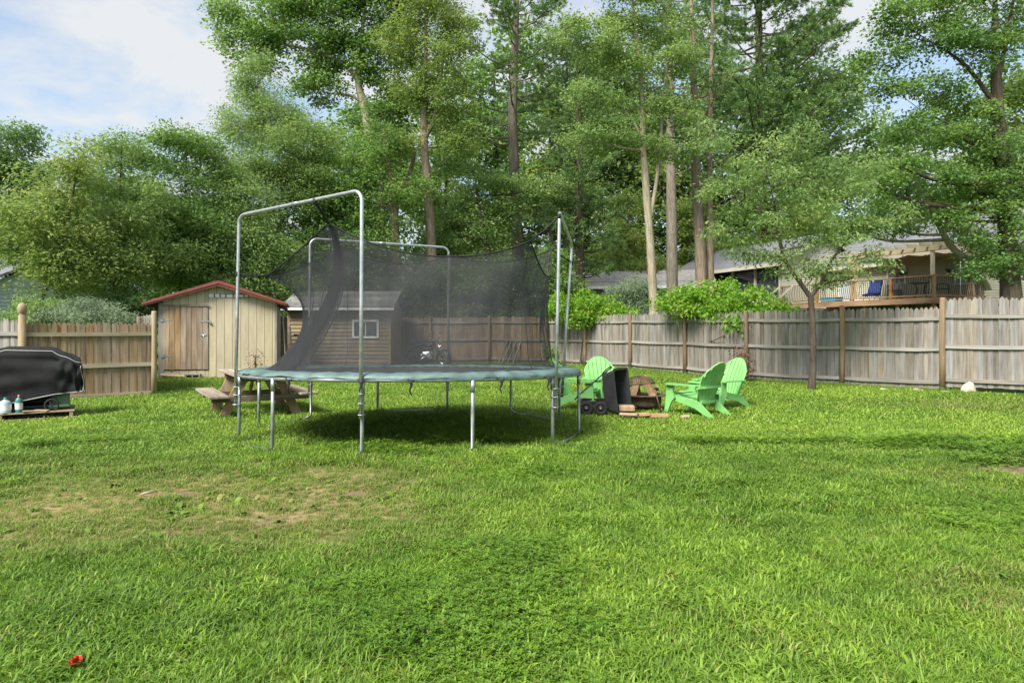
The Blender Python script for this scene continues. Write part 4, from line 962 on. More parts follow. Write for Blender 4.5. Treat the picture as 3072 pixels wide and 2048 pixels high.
log('reddish split log on the grass between cart and fire pit', (1.98, 10.85, .04), (2.2, 10.95, .04), .05)
log('thin pale split log on the grass below the fire pit', (2.2, 10.8, .035), (2.48, 10.85, .035), .045)
log('small wood piece on the grass nearest the chair right of the fire pit', (2.66, 10.75, .025), (2.80, 10.8, .03), .035)
m = MB(); m.tube([(0, 0, 0), (-.09, .06, .38)], .012, 8); tag(m.build('fire_poker', M['rust'], None, True, (fx + .20, fy - .50, 0)), 'grey metal bar leaning on the front of the fire pit', 'poker')

# ------------------------------------------------------------------ things at the back of the yard
mb = empty('motorbike', (-3.15, 25.3, 0), R(-20), 'old motorbike with chrome handlebars parked by the brown shed', 'motorbike')
for x_ in (-.62, .68):
    m = MB(); m.tube([(x_ + .27 * math.cos(w), 0, .31 + .27 * math.sin(w)) for w in np.linspace(0, 6.283, 25)], .045, 8, False); w1 = m.build('wheel', M['rubber'], mb, True)
    m = MB(); m.tube([(x_ + .215 * math.cos(w), 0, .31 + .215 * math.sin(w)) for w in np.linspace(0, 6.283, 25)], .016, 6, False); m.lathe([(.001, -.05), (.05, -.05), (.05, .05), (.001, .05)], (x_, 0, .31), 10, Matrix.Rotation(R(90), 3, 'X'))
    for k in range(8): m.tube([(x_, 0, .31), (x_ + .215 * math.cos(k * .785), 0, .31 + .215 * math.sin(k * .785))], .005, 4)
    m.build('rim', M['chrome'], w1, True)
m = MB(); m.tube([(-.62, -.1, .31), (-.2, -.06, .45), (.3, -.06, .72), (.68, -.1, .31)], .025, 8); m.tube([(-.62, .1, .31), (-.2, .06, .45), (.3, .06, .72), (.68, .1, .31)], .025, 8); m.tube([(.3, 0, .75), (-.3, 0, .7), (-.7, 0, .66)], .03, 8); m.build('frame', M['dark_metal'], mb, True)
m = MB(); m.box((.0, 0, .42), (.38, .24, .30), None, .05); m.tube([(.1, -.16, .40), (-.2, -.18, .24), (-.7, -.18, .30)], [.03, .04, .05], 10); m.build('engine', M['chrome'], mb, True)
m = MB(); m.box((.12, 0, .80), (.46, .26, .20), None, .08); m.build('fuel_tank', M['dark_metal'], mb, True)
m = MB(); m.box((-.38, 0, .78), (.62, .26, .10), None, .04); m.box((-.5, 0, .85), (.3, .24, .1), None, .04); m.build('seat', M['black_plastic'], mb, True)
m = MB(); m.tube([(.70, -.08, .35), (.46, -.08, .92)], .022, 8); m.tube([(.70, .08, .35), (.46, .08, .92)], .022, 8); m.tube([(.28, -.42, 1.02), (.36, -.3, 1.06), (.44, -.1, .98), (.44, .1, .98), (.36, .3, 1.06), (.28, .42, 1.02)], .016, 8); m.build('handlebars', M['chrome'], mb, True)
m = MB(); m.lathe([(.001, .05), (.06, .03), (.09, -.04), (.095, -.05)], (.58, 0, .90), 16, Matrix.Rotation(R(90), 3, 'Y')); m.build('headlight', M['chrome'], mb, True)
for s in (-1, 1):
    m = MB(); m.tube([(.38, s * .3, 1.05), (.36, s * .34, 1.2)], .006, 6); m.lathe([(.001, -.01), (.06, -.008), (.06, .008), (.001, .01)], (.36, s * .36, 1.24), 12, Matrix.Rotation(R(90), 3, 'Y')); m.build('mirror', M['chrome'], mb, True)
for k, (px, lean, top) in enumerate(((1525, -.42, 1010), (1536, -.22, 1015), (1552, .12, 1012), (1568, .3, 1005))):
    p = P(px - 30, 1086, 26.6); q = P(px, top, 27.2)
    m = MB(); q2 = q - p; m.beam((0, 0, 0), q2, .11 - .02 * (k % 2), .03, (1, 0, 0), .003); p.z = .02
    tag(m.build('leaning_board', M['post_pale'], None, False, p), ['pale board leaning leftmost against the back fence behind the net', 'second pale board from the left against the back fence', 'pale board third from the left against the back fence', 'pale board leaning rightmost against the back fence behind the net'][k], 'board')
for k, (x0, x1, l_) in enumerate(((-6.72, -6.95, 1.9), (-6.62, -6.85, 1.45), (-6.9, -6.72, 1.2))):
    m = MB(); m.tube([(0, 0, 0), (x1 - x0, .3, l_)], .02, 8)
    if k == 2: m.box((x1 - x0, .3, l_), (.28, .05, .06))
    tag(m.build('tool_handle', M['shed_trim'], None, True, (x0 + .12, 20.0 + .4 * k, 0)), ['longest pole leaning in the gap between the two sheds', 'shorter pole leaning against the right side of the tan shed', 'rake leaning head up in the gap between the two sheds'][k], 'tool')
# small things on the lawn
def stone(label, loc, s, seed, col=(.42, .39, .34)):
    g = np.random.default_rng(seed); m = MB(); n = 12; rows = []
    for v in range(7):
        ph = v / 6 * math.pi / 2; rows.append([Vector((s[0] * math.cos(ph) ** .7 * math.cos(w) * (1 + .12 * math.sin(3 * w + seed)), s[1] * math.cos(ph) ** .7 * math.sin(w), s[2] * math.sin(ph) * (1 + .1 * math.cos(w + seed)) - .02)) * (1 + g.normal(0, .03)) for w in np.linspace(0, 6.283, n, False)])
    m.grid(rows, True); tag(m.build('stone', mat_plain('stone %d' % seed, col, rough=.9, var=.2, scale=12, bump=.4, bscale=40), None, True, loc), label, 'stone')
def at_ground(px, py):
    Y = FOC * CAM_H / (py - 983); x = (px - 1536) / FOC * Y; return Vector((x, Y, GZ(x, Y)))
p = at_ground(2905, 1174); stone('pale pointed stone standing against the long fence', p, (.17, .10, .24), 1, (.50, .45, .36))
stone('flat pale stone at the fence post left of the pointed stone', at_ground(2835, 1173), (.12, .08, .05), 2)
stone('small grey stone on the grass left along the fence', at_ground(2650, 1166), (.10, .07, .06), 3)
stone('low tan stone at the fence foot between post and small stone', at_ground(2755, 1168), (.13, .07, .07), 4, (.38, .32, .22))
stone('small pale stone on the worn grass', at_ground(584, 1388), (.035, .03, .03), 5, (.6, .55, .48))
stone('small white ball on the right of the lawn', at_ground(2790, 1462), (.035, .035, .05), 6, (.85, .85, .83))
p = at_ground(440, 1484); m = MB(); m.tube([(-.035, -.03, .022), (0, 0, .03), (.045, .03, .034)], [.008, .010, .007], 6); tag(m.build('stick', mat_plain('bleached wood', (.38, .34, .26), rough=.8), None, True, p), 'short bleached stick on the dry patch of lawn', 'stick')
p = at_ground(225, 2025); rd = empty('red_flower', p + Vector((0, 0, .015)), 0, 'crumpled red petals lying in the grass at the bottom left', 'flower'); rd.scale = (.58, .58, .8); M['redp'] = mat_plain('red petal', (.62, .035, .02), rough=.5, var=.25)
for k in range(6):
    a = k * 1.05; m = MB(); rows = [[Vector((u * .045 * math.cos(a) - w * .018 * math.sin(a), u * .045 * math.sin(a) + w * .018 * math.cos(a), .05 + .02 * math.sin(u * 3 + k) + .012 * w * w)) for w in (-1, -.3, .3, 1)] for u in (0, .35, .7, 1)]; m.grid(rows); m.build('petal', M['redp'], rd, True)

# ------------------------------------------------------------------ neighbour's house and deck on the rise
M['siding'] = mat_plain('sage lap siding', (.46, .455, .35), rough=.65, var=.06, bump=.05)
M['roof_grey'] = mat_plain('grey roof shingles', (.15, .155, .165), rough=.95, var=.3, scale=7, bump=.5, bscale=30)
M['cream'] = mat_plain('cream trim', (.48, .44, .36), rough=.6, var=.08, bump=.04)
M['deck'] = mat_wood('stained deck wood', [(.17, .09, .045), (.30, .175, .095), (.42, .27, .16)], axis='y', rnd=.15)
M['deck_pale'] = mat_wood('pale pergola wood', [(.36, .30, .20), (.48, .41, .29), (.57, .50, .37)], axis='y', rnd=.1)
M['cloth'] = mat_plain('tan canopy cloth', (.38, .28, .185), rough=.9, var=.1, bump=.1)
def lap(m, a, b_, z0, z1, nrm, step=.115):               # lap boards between a and b (xy), nrm points out
    a, b_, nrm = Vector(a), Vector(b_), Vector(nrm)
    z = z0
    while z < z1 - 1e-3:
        zt = min(z + step, z1)
        q = [Vector((*(a + nrm * .028), z)), Vector((*(b_ + nrm * .028), z)), Vector((*(b_ + nrm * .006), zt)), Vector((*(a + nrm * .006), zt)), Vector((*(a + nrm * .004), z)), Vector((*(b_ + nrm * .004), z))]
        m.add(q, [(0, 1, 2, 3), (4, 5, 1, 0)]); z = zt
K = Vector((17.9, 29.0, 2.72)); krz = math.atan2(.35, .94)
ho = empty('sage_house', K, krz, 'sage green lap sided house with grey roof behind the long fence on the right', 'house')
# main body: x 3.2..9.5, y -4..9 ; eave 2.05, ridge 4.3
m = MB(); lap(m, (3.2, -4), (3.2, 9), -1.6, 2.05, (-1, 0)); m.box((6.35, 2.5, .2), (6.28, 12.96, 3.65)); m.build('wall', M['siding'], ho)
m = MB(); m.prism([(2.75, 1.92), (6.35, 4.2), (6.35, 4.28), (2.75, 2.0)], -4.4, 9.2, 'y'); rf = m.build('roof', M['roof_grey'], ho)
m = MB(); m.prism([(9.95, 1.92), (6.35, 4.2), (6.35, 4.28), (9.95, 2.0)], -4.4, 9.2, 'y'); m.build('roof', M['roof_grey'], ho)
m = MB(); m.box((2.73, 2.4, 1.9), (.04, 13.6, .16)); m.build('fascia', M['cream'], ho)
for zc in (-3.95, 8.95):
    m = MB(); m.prism([(3.2, 2.0), (9.5, 2.0), (6.35, 4.15)], zc - .03, zc + .03, 'y'); m.build('gable', M['siding'], ho)
def hwin(x_, y_, z_, w, h, nm='window'):
    m = MB()
    for c, d_ in (((x_ - .05, y_, z_ + h / 2), (.06, w + .18, .09)), ((x_ - .05, y_, z_ - h / 2), (.07, w + .18, .09)), ((x_ - .05, y_ - w / 2, z_), (.06, .09, h)), ((x_ - .05, y_ + w / 2, z_), (.06, .09, h))): m.box(c, d_, None, .004)
    wv = m.build(nm, M['white'], ho); m = MB(); m.box((x_ - .034, y_, z_), (.01, w, h)); m.build('pane', M['paneb'], wv)
M['paneb'] = mat_plain('window glass with blind', (.42, .47, .48), rough=.15, var=.08, bump=0, spec=.5)
hwin(3.2, 4.45, 1.35, 1.0, .85); hwin(3.2, .9, 1.2, .9, 1.0); hwin(3.2, 7.6, .95, .9, 1.9, 'glass_door')
# screened porch wing: x .0..6, y 9.2..19.5
m = MB(); lap(m, (.2, 9.2), (5.8, 9.2), -1.6, 2.3, (0, -1)); lap(m, (.2, 9.2), (.2, 19.5), -1.8, .35, (-1, 0)); m.build('wing_wall', M['siding'], ho)
m = MB()
z = 2.3
while z < 3.85:
    h_ = 3.0 * (1 - (z - 2.3) / 1.6); h2 = 3.0 * (1 - (min(z + .115, 3.88) - 2.3) / 1.6)
    m.add([(3 - h_, 9.17, z), (3 + h_, 9.17, z), (3 + h2, 9.19, z + .115), (3 - h2, 9.19, z + .115)], [(0, 1, 2, 3)]); z += .115
m.build('wing_gable', M['siding'], ho)
m = MB(); m.box((3, 14.4, .1), (5.4, 10, 4.2)); m.build('porch_screen', M['glass'], ho)
for y_ in (9.3, 11.3, 13.3, 15.3, 17.4, 19.4):
    m = MB(); m.box((.2, y_, 1.3), (.12, .12, 2.0)); m.build('porch_post', M['cream'], ho)
for s, xe in ((-1, -.35), (1, 6.35)):
    m = MB(); m.prism([(xe, 2.18), (3, 3.95), (3, 4.03), (xe, 2.26)], 8.8, 19.9, 'y'); m.build('roof', M['roof_grey'], ho)
    m = MB(); m.prism([(xe, 2.08), (3, 3.85), (3, 3.95), (xe, 2.18)], 8.78, 8.82, 'y'); m.build('barge_board', M['cream'], ho)
m = MB(); m.box((-.37, 14.35, 2.16), (.05, 11.1, .2)); m.build('fascia', M['cream'], ho)
# deck with railing
dk = empty('wooden_deck', K, krz, 'raised stained wood deck with wavy black balusters beside the sage house', 'deck')
nbd = 22
for k in range(nbd):
    m = MB(); m.box((.07 + k * .145, 4.5, -.02), (.138, 9.1, .035)); m.build('deck_board', M['deck'], dk)
m = MB(); m.box((-.02, 4.5, -.15), (.04, 9.14, .22)); m.build('rim_board', M['deck'], dk)
m = MB(); m.box((1.7, -.06, -.15), (3.4, .04, .22)); m.build('rim_board', M['deck'], dk)
for k in range(6):
    for x_ in (.15, 3.0):
        m = MB(); m.box((x_, .1 + 1.76 * k, -1.35), (.12, .12, 2.2)); m.build('support_post', M['deck'], dk)
balm = MB(); balm.tube([(.02 * math.sin(z * 9.5) * (1 if z > .12 else .3), 0, z) for z in np.linspace(.08, .90, 12)], .014, 5); balm = balm.mesh('baluster', M['dark_metal'], True)
nbal = 74
for k in range(nbal): link('baluster', balm, dk, (.04, .12 + k * 8.9 / nbal, 0), (0, 0, R(90)))
for k in range(26): link('baluster', balm, dk, (.14 + k * .122, -.0, 0))
for y_ in (0, 2.1, 4.25, 6.5, 9.0):
    m = MB(); m.box((.04, y_, .45), (.11, .11, 1.06), None, .004); m.build('railing_post', M['deck'], dk)
m = MB(); m.box((3.3, .0, .45), (.11, .11, 1.06), None, .004); m.build('railing_post', M['deck'], dk)
for z_, hgt in ((.93, .04), (.10, .05)):
    m = MB(); m.box((.04, 4.5, z_), (.13 if z_ > .5 else .05, 9.1, hgt)); m.build('railing', M['deck'], dk)
    m = MB(); m.box((1.7, .0, z_ - .003), (3.3, .13 if z_ > .5 else .05, hgt)); m.build('railing', M['deck'], dk)
# stair at the far end of the deck
for k in range(5):
    m = MB(); m.box((-.35 - .26 * k, 8.6, -.2 - .19 * k), (.28, .95, .04)); m.build('stair_tread', M['deck'], dk)
for y_ in (8.1, 9.1):
    m = MB(); m.beam((0, y_, .95), (-1.6, y_, -.2), .05, .09); m.build('stair_rail', M['cream'], dk)
# pergola with canopy and curtains
pg = empty('pergola', K, krz, 'pale timber pergola with tan shade cloth and tied curtains over the deck', 'pergola')
for x_, y_ in ((.16, .16), (3.05, .16), (.16, 4.4), (3.05, 4.4)):
    m = MB(); m.box((x_, y_, 1.06), (.13, .13, 2.1), None, .006); m.build('post', M['deck_pale'], pg)
for x_ in (.08, .24, 2.97, 3.13):
    m = MB(); m.prism([(-.65, 2.18), (-.60, 2.06), (-.5, 2.0), (5.0, 2.0), (5.15, 2.06), (5.2, 2.18)], x_ - .02, x_ + .02, 'x'); m.build('beam', M['deck_pale'], pg)
for k in range(9):
    m = MB(); m.prism([(-.5, 2.33), (-.45, 2.22), (-.35, 2.185), (3.55, 2.185), (3.65, 2.22), (3.7, 2.33)], -.35 + k * .6, -.31 + k * .6, 'y'); m.build('rafter', M['deck_pale'], pg)
rows = [[Vector((.3 + 2.7 * u, v, 1.95 - .10 * abs(math.sin(v * 2.2)) - .03 * math.sin(u * 9))) for u in np.linspace(0, 1, 8)] for v in np.linspace(.1, 4.6, 50)]
m = MB(); m.grid(rows); m.build('shade_cloth', M['cloth'], pg, True)
def curtain(x_, y_, dx_, dy_, top=2.0):
    rows = []
    for v in range(13):
        z = top - v / 12 * (top - .06); pinch = .28 + .72 * abs(v / 12 - .62) / .62
        rows.append([Vector((x_ + dx_ * (u - .5) * pinch + .035 * math.sin(u * 24), y_ + dy_ * (u - .5) * pinch + .04 * math.cos(u * 21), z)) for u in np.linspace(0, 1, 28)])
    m = MB(); m.grid(rows); m.build('curtain', M['cloth'], pg, True)
curtain(2.35, .02, .75, 0); curtain(.02, 4.1, 0, .8)
wd = lambda v: dk.matrix_basis @ Vector(v)
for k, (x_, y_) in enumerate(((.1, 1.55), (1.0, -.05))):
    e = empty('hanging_basket', wd((x_, y_, 1.05)), 0, ('dark hanging basket left of the pergola corner post', 'dark hanging basket right of the pergola corner post')[k], 'basket')
    m = MB(); m.lathe([(.001, 0), (.10, .01), (.19, .08), (.235, .19), (.245, .19), (.19, .07), (.1, .0)], n=16); m.build('bowl', M['dark_metal'], e, True)
    for a in (0, 2.1, 4.2):
        m = MB(); m.tube([(.24 * math.cos(a), .24 * math.sin(a), .19), (0, 0, .90)], .006, 4); m.build('chain', M['dark_metal'], e)
def patio_chair(label, loc, rz):
    e = empty('patio_chair', wd(loc), krz + rz, label, 'chair')
    for s in (-1, 1):
        m = MB(); m.tube([(s * .26, -.25, 0), (s * .26, -.24, .42), (s * .26, -.22, .62), (s * .26, .0, .66), (s * .26, .22, .60)], .014, 6); m.build('front_leg', M['dark_metal'], e, True)
        m = MB(); m.tube([(s * .24, .30, 0), (s * .24, .2, .42), (s * .24, .34, .98)], .014, 6); m.build('rear_leg', M['dark_metal'], e, True)
    for k in range(7):
        m = MB(); m.box((-.21 + .07 * k, .27, .72), (.03, .012, .5), (-.24, 0, 0)); m.build('back_slat', M['dark_metal'], e)
    m = MB(); m.box((0, .335, .97), (.52, .02, .04)); m.build('back_rail', M['dark_metal'], e)
    m = MB(); m.box((0, -.02, .42), (.52, .48, .03), None, .01); m.build('seat', M['dark_metal'], e)
patio_chair('black metal patio chair on the deck left of the corner post', (.75, 2.5, 0), R(-60)); patio_chair('black metal patio chair on the deck right of the corner post', (1.5, .75, 0), R(40))
e = empty('patio_table', wd((1.2, 1.55, 0)), krz, 'round dark patio table on the deck at the corner post', 'table')
m = MB(); m.lathe([(.001, .70), (.45, .70), (.46, .715), (.45, .73), (.001, .73)], n=24); m.build('table_top', M['dark_metal'], e, True)
for a in range(4):
    m = MB(); m.tube([(.32 * math.cos(a * 1.571), .32 * math.sin(a * 1.571), 0), (.2 * math.cos(a * 1.571), .2 * math.sin(a * 1.571), .4), (.3 * math.cos(a * 1.571), .3 * math.sin(a * 1.571), .70)], .015, 6); m.build('leg', M['dark_metal'], e, True)
M['blue'] = mat_plain('blue cloth', (.008, .03, .17), rough=.6, var=.25, bump=.2, bscale=12)
e = empty('blue_lounge_chair', wd((.55, 3.55, 0)), krz + R(-75), 'folded blue lounge chair on the deck', 'chair')
m = MB(); m.prism([(-.45, .28), (-.42, .20), (.1, .22), (.2, .28), (.42, .95), (.34, .98), (.08, .36)], -.28, .28, 'x'); m.build('cushion', M['blue'], e)
for s in (-1, 1):
    m = MB(); m.tube([(s * .25, -.4, 0), (s * .25, -.1, .24), (s * .25, .3, 0)], .015, 6); m.build('leg', M['dark_metal'], e)
e = empty('storage_tub', wd((.42, 5.9, 0)), krz, 'turquoise plastic tub standing on the deck', 'tub'); m = MB(); m.prism([(-.45, 0), (.45, 0), (.5, .22), (-.5, .22)], -.25, .25, 'x'); m.build('tub_body', mat_plain('turquoise plastic', (.05, .33, .42), rough=.4), e); m = MB(); m.box((0, 0, .235), (.54, 1.04, .03), None, .01); m.build('lid', M['white'], e)
m = MB(); m.tube([(0, 0, 0), (0, 0, 1.95)], .014, 6); tag(m.build('rope', M['white'], None, True, wd((1.15, -.35, .05))), 'pale rope hanging straight down in front of the deck', 'rope')

# ------------------------------------------------------------------ farther houses
M['sage2'] = mat_plain('grey green siding', (.26, .30, .25), rough=.7, var=.08)
h2 = empty('grey_house', (5.3, 43, 2.0), R(-12), 'low grey green house with long grey roof and brick chimney beyond the fence', 'house')
m = MB(); m.box((2.2, 2.0, .6), (9.0, 5.0, 3.4)); m.build('wall', M['sage2'], h2)
M['roof_pale'] = mat_plain('pale grey shingles', (.29, .275, .26), rough=.95, var=.25, scale=5, bump=.5, bscale=25)
m = MB(); m.prism([(-1.0, 1.95), (2.0, 3.05), (2.0, 3.13), (-1.0, 2.03)], -2.8, 7.2, 'x'); m.build('roof', M['roof_pale'], h2)
m = MB(); m.prism([(5.0, 1.95), (2.0, 3.05), (2.0, 3.13), (5.0, 2.03)], -2.8, 7.2, 'x'); m.build('roof', M['roof_pale'], h2)
m = MB(); m.box((2.2, -1.02, 1.9), (10.0, .05, .18)); m.build('fascia', M['white'], h2)
m = MB(); m.box((3.4, 1.5, 3.2), (.6, .6, 1.3)); ch = m.build('chimney', mat_plain('brick', (.28, .09, .06), rough=.9, var=.3, scale=20), h2); m = MB(); m.box((3.4, 1.5, 3.88), (.7, .7, .08)); m.build('chimney_cap', M['steel_dull'], ch)
for x_ in (-.5, 2.5):
    m = MB(); m.box((x_, -.53, 1.0), (1.0, .06, 1.0)); w1 = m.build('window', M['white'], h2); m = MB(); m.box((x_, -.57, 1.0), (.84, .02, .84)); m.build('pane', M['glass'], w1)
rb = empty('red_barn', (10.3, 44.5, 2.2), R(-10), 'dark red outbuilding behind the light grey trunk', 'barn'); M['redw'] = mat_plain('dark red boards', (.27, .035, .025), rough=.75, var=.2)
m = MB(); m.prism([(-2.3, -1.2), (2.3, -1.2), (2.3, 1.5), (0, 2.9), (-2.3, 1.5)], 0, 4.5, 'y'); m.build('wall', M['redw'], rb)
for s in (-1, 1):
    m = MB(); m.prism([(s * 2.55, 1.37), (0, 2.95), (0, 3.05), (s * 2.55, 1.47)], -.25, 4.7, 'y'); m.build('roof', M['roof_pale'], rb)
h3 = empty('blue_house', (-24.3, 29, 0), R(-35), 'pale blue house at the far left edge behind the bushes', 'house'); M['bluew'] = mat_plain('pale blue siding', (.46, .52, .58), rough=.65, var=.06)
m = MB(); lap(m, (-4, 0), (4, 0), .2, 2.9, (0, -1), .15); m.box((0, 3, 1.5), (7.9, 5.9, 2.9)); lap(m, (4, 0), (4, 6), .2, 2.9, (1, 0), .15); m.build('wall', M['bluew'], h3)
for y0_, y1_ in ((-.5, 3), (6.5, 3)):
    m = MB(); m.prism([(y0_, 2.8), (y1_, 4.6), (y1_, 4.7), (y0_, 2.9)], -4.4, 4.4, 'x'); m.build('roof', M['roof_grey'], h3)
for x_ in (4.02, 3.9):
    m = MB(); m.prism([(0, 2.9), (6, 2.9), (3, 4.5)], x_ - .03, x_, 'x'); m.build('gable', M['bluew'], h3)
for x_ in (-1.5, 2.2):
    m = MB(); m.box((x_, -.06, 1.7), (1.0, .08, 1.3)); w1 = m.build('window', M['white'], h3); m = MB(); m.box((x_, -.11, 1.7), (.84, .02, 1.14)); m.build('pane', M['glass'], w1)

# ------------------------------------------------------------------ trees and bushes
LEAF = {
 'maple': mat_leaf('maple leaves', [(0.074, 0.149, 0.047), (0.124, 0.233, 0.063), (0.188, 0.316, 0.078), (0.276, 0.391, 0.119)]),
 'ash':   mat_leaf('ash leaves', [(0.110, 0.190, 0.069), (0.177, 0.285, 0.090), (0.255, 0.372, 0.122), (0.375, 0.476, 0.172)]),
 'yell':  mat_leaf('yellow green leaves', [(0.116, 0.200, 0.057), (0.184, 0.278, 0.078), (0.246, 0.336, 0.099), (0.369, 0.426, 0.127)]),
 'dark':  mat_leaf('dark leaves', [(0.069, 0.136, 0.056), (0.109, 0.198, 0.069), (0.155, 0.263, 0.088), (0.234, 0.343, 0.109)]),
 'vine':  mat_leaf('bright vine leaves', [(0.088, 0.208, 0.025), (0.152, 0.319, 0.035), (0.239, 0.431, 0.045), (0.367, 0.440, 0.096)]),
 'sage':  mat_leaf('grey green leaves', [(0.128, 0.184, 0.112), (0.191, 0.263, 0.160), (0.271, 0.343, 0.216), (0.351, 0.431, 0.287)]),
 'pine':  mat_leaf('pine needles', [(0.079, 0.148, 0.052), (0.121, 0.218, 0.066), (0.182, 0.297, 0.091), (0.273, 0.394, 0.118)], .2),
 'brown': mat_leaf('dry leaves', [(0.086, 0.043, 0.035), (0.157, 0.078, 0.052), (0.227, 0.122, 0.078), (0.278, 0.174, 0.104)], .2),
}
def bark(name, cols):
    m, t, b = newmat(name); tc_ = N(t, 'ShaderNodeTexCoord'); mp = N(t, 'ShaderNodeMapping'); mp.inputs['Scale'].default_value = (9, 9, 1.3); t.links.new(tc_.outputs['Object'], mp.inputs[0])
    n = N(t, 'ShaderNodeTexNoise'); n.inputs['Scale'].default_value = 1.6; n.inputs['Detail'].default_value = 7; n.inputs['Roughness'].default_value = .7; t.links.new(mp.outputs[0], n.inputs['Vector'])
    r = ramp(t, cols, [.32, .5, .68]); t.links.new(n.outputs['Fac'], r.inputs[0]); t.links.new(r.outputs[0], b.inputs['Base Color']); b.inputs['Roughness'].default_value = .95; b.inputs['Specular IOR Level'].default_value = .15
    bp = N(t, 'ShaderNodeBump'); bp.inputs['Strength'].default_value = .9; bp.inputs['Distance'].default_value = .03; t.links.new(n.outputs['Fac'], bp.inputs['Height']); t.links.new(bp.outputs[0], b.inputs['Normal'])
    return m
BARK = {'grey': bark('grey bark', [(.10, .085, .065), (.21, .18, .14), (.31, .275, .22)]), 'pale': bark('pale bark', [(.17, .145, .095), (.31, .27, .19), (.43, .385, .29)]),
        'dark': bark('dark bark', [(.04, .032, .024), (.085, .068, .05), (.14, .115, .088)]), 'red': bark('peeled red bark', [(.13, .095, .068), (.245, .19, .14), (.35, .285, .215)])}

def leaf_mesh(name, C, D, Nn, L, W, rnd, mat, fold=.25):
    """one diamond leaf per row: centre C, pointing D, facing Nn"""
    D = D / (np.linalg.norm(D, axis=1, keepdims=True) + 1e-9)
    S = np.cross(D, Nn); S /= (np.linalg.norm(S, axis=1, keepdims=True) + 1e-9); U = np.cross(S, D)
    L = L[:, None]; W = W[:, None]
    b0 = C - D * L * .5; tip = C + D * L * .5 - U * L * .10
    l_ = C - D * L * .08 + S * W * .5 - U * W * fold; r_ = C - D * L * .08 - S * W * .5 - U * W * fold
    V = np.stack([b0, l_, tip, r_], 1).reshape(-1, 3); n = len(C); q = np.arange(n) * 4
    T = np.concatenate([np.stack([q, q + 2, q + 1], 1), np.stack([q, q + 3, q + 2], 1)])
    return np_mesh(name, V, T, mat, {'rnd': np.repeat(np.clip(rnd, 0, 1), 4)})
def clusters_to_leaves(cc, crnd, g, per, sig, flat, L, ratio, droop, cdir=None):
    n = len(cc) * per; ci = np.repeat(np.arange(len(cc)), per)
    off = g.normal(0, 1, (n, 3)); off /= np.linalg.norm(off, axis=1, keepdims=True); off *= (1.75 * g.random((n, 1)) ** .42) * np.array([sig, sig, sig * flat])
    C = cc[ci] + off
    D = off * np.array([1, 1, .4]) / (sig + 1e-6) + g.normal(0, .45, (n, 3)); D[:, 2] -= droop
    Nn = np.stack([g.normal(0, .85, n), g.normal(0, .85, n), np.ones(n)], 1)
    Nn /= np.linalg.norm(Nn, axis=1, keepdims=True)
    rnd = crnd[ci] + g.normal(0, .17, n)
    LL = L * g.uniform(.65, 1.3, n)
    return C, D, Nn, LL, LL * ratio * g.uniform(.8, 1.2, n), rnd
def lobes_px(lst, Y, dep=None):       # (px, py, rx_px, ry_px[, dY]) -> centre and radii in metres
    out = []
    for l in lst:
        y_ = Y + (l[4] if len(l) > 4 else 0); c = P(l[0], l[1], y_); rx = l[2] / FOC * y_; rz = l[3] / FOC * y_
        out.append((np.array(c), np.array([rx, (dep or .8) * rx + .3, rz])))
    return out
def trunk_px(lst, Y):                 # (px, py, radius m[, dY])
    return [(P(l[0], l[1], Y + (l[3] if len(l) > 3 else 0)), l[2]) for l in lst]
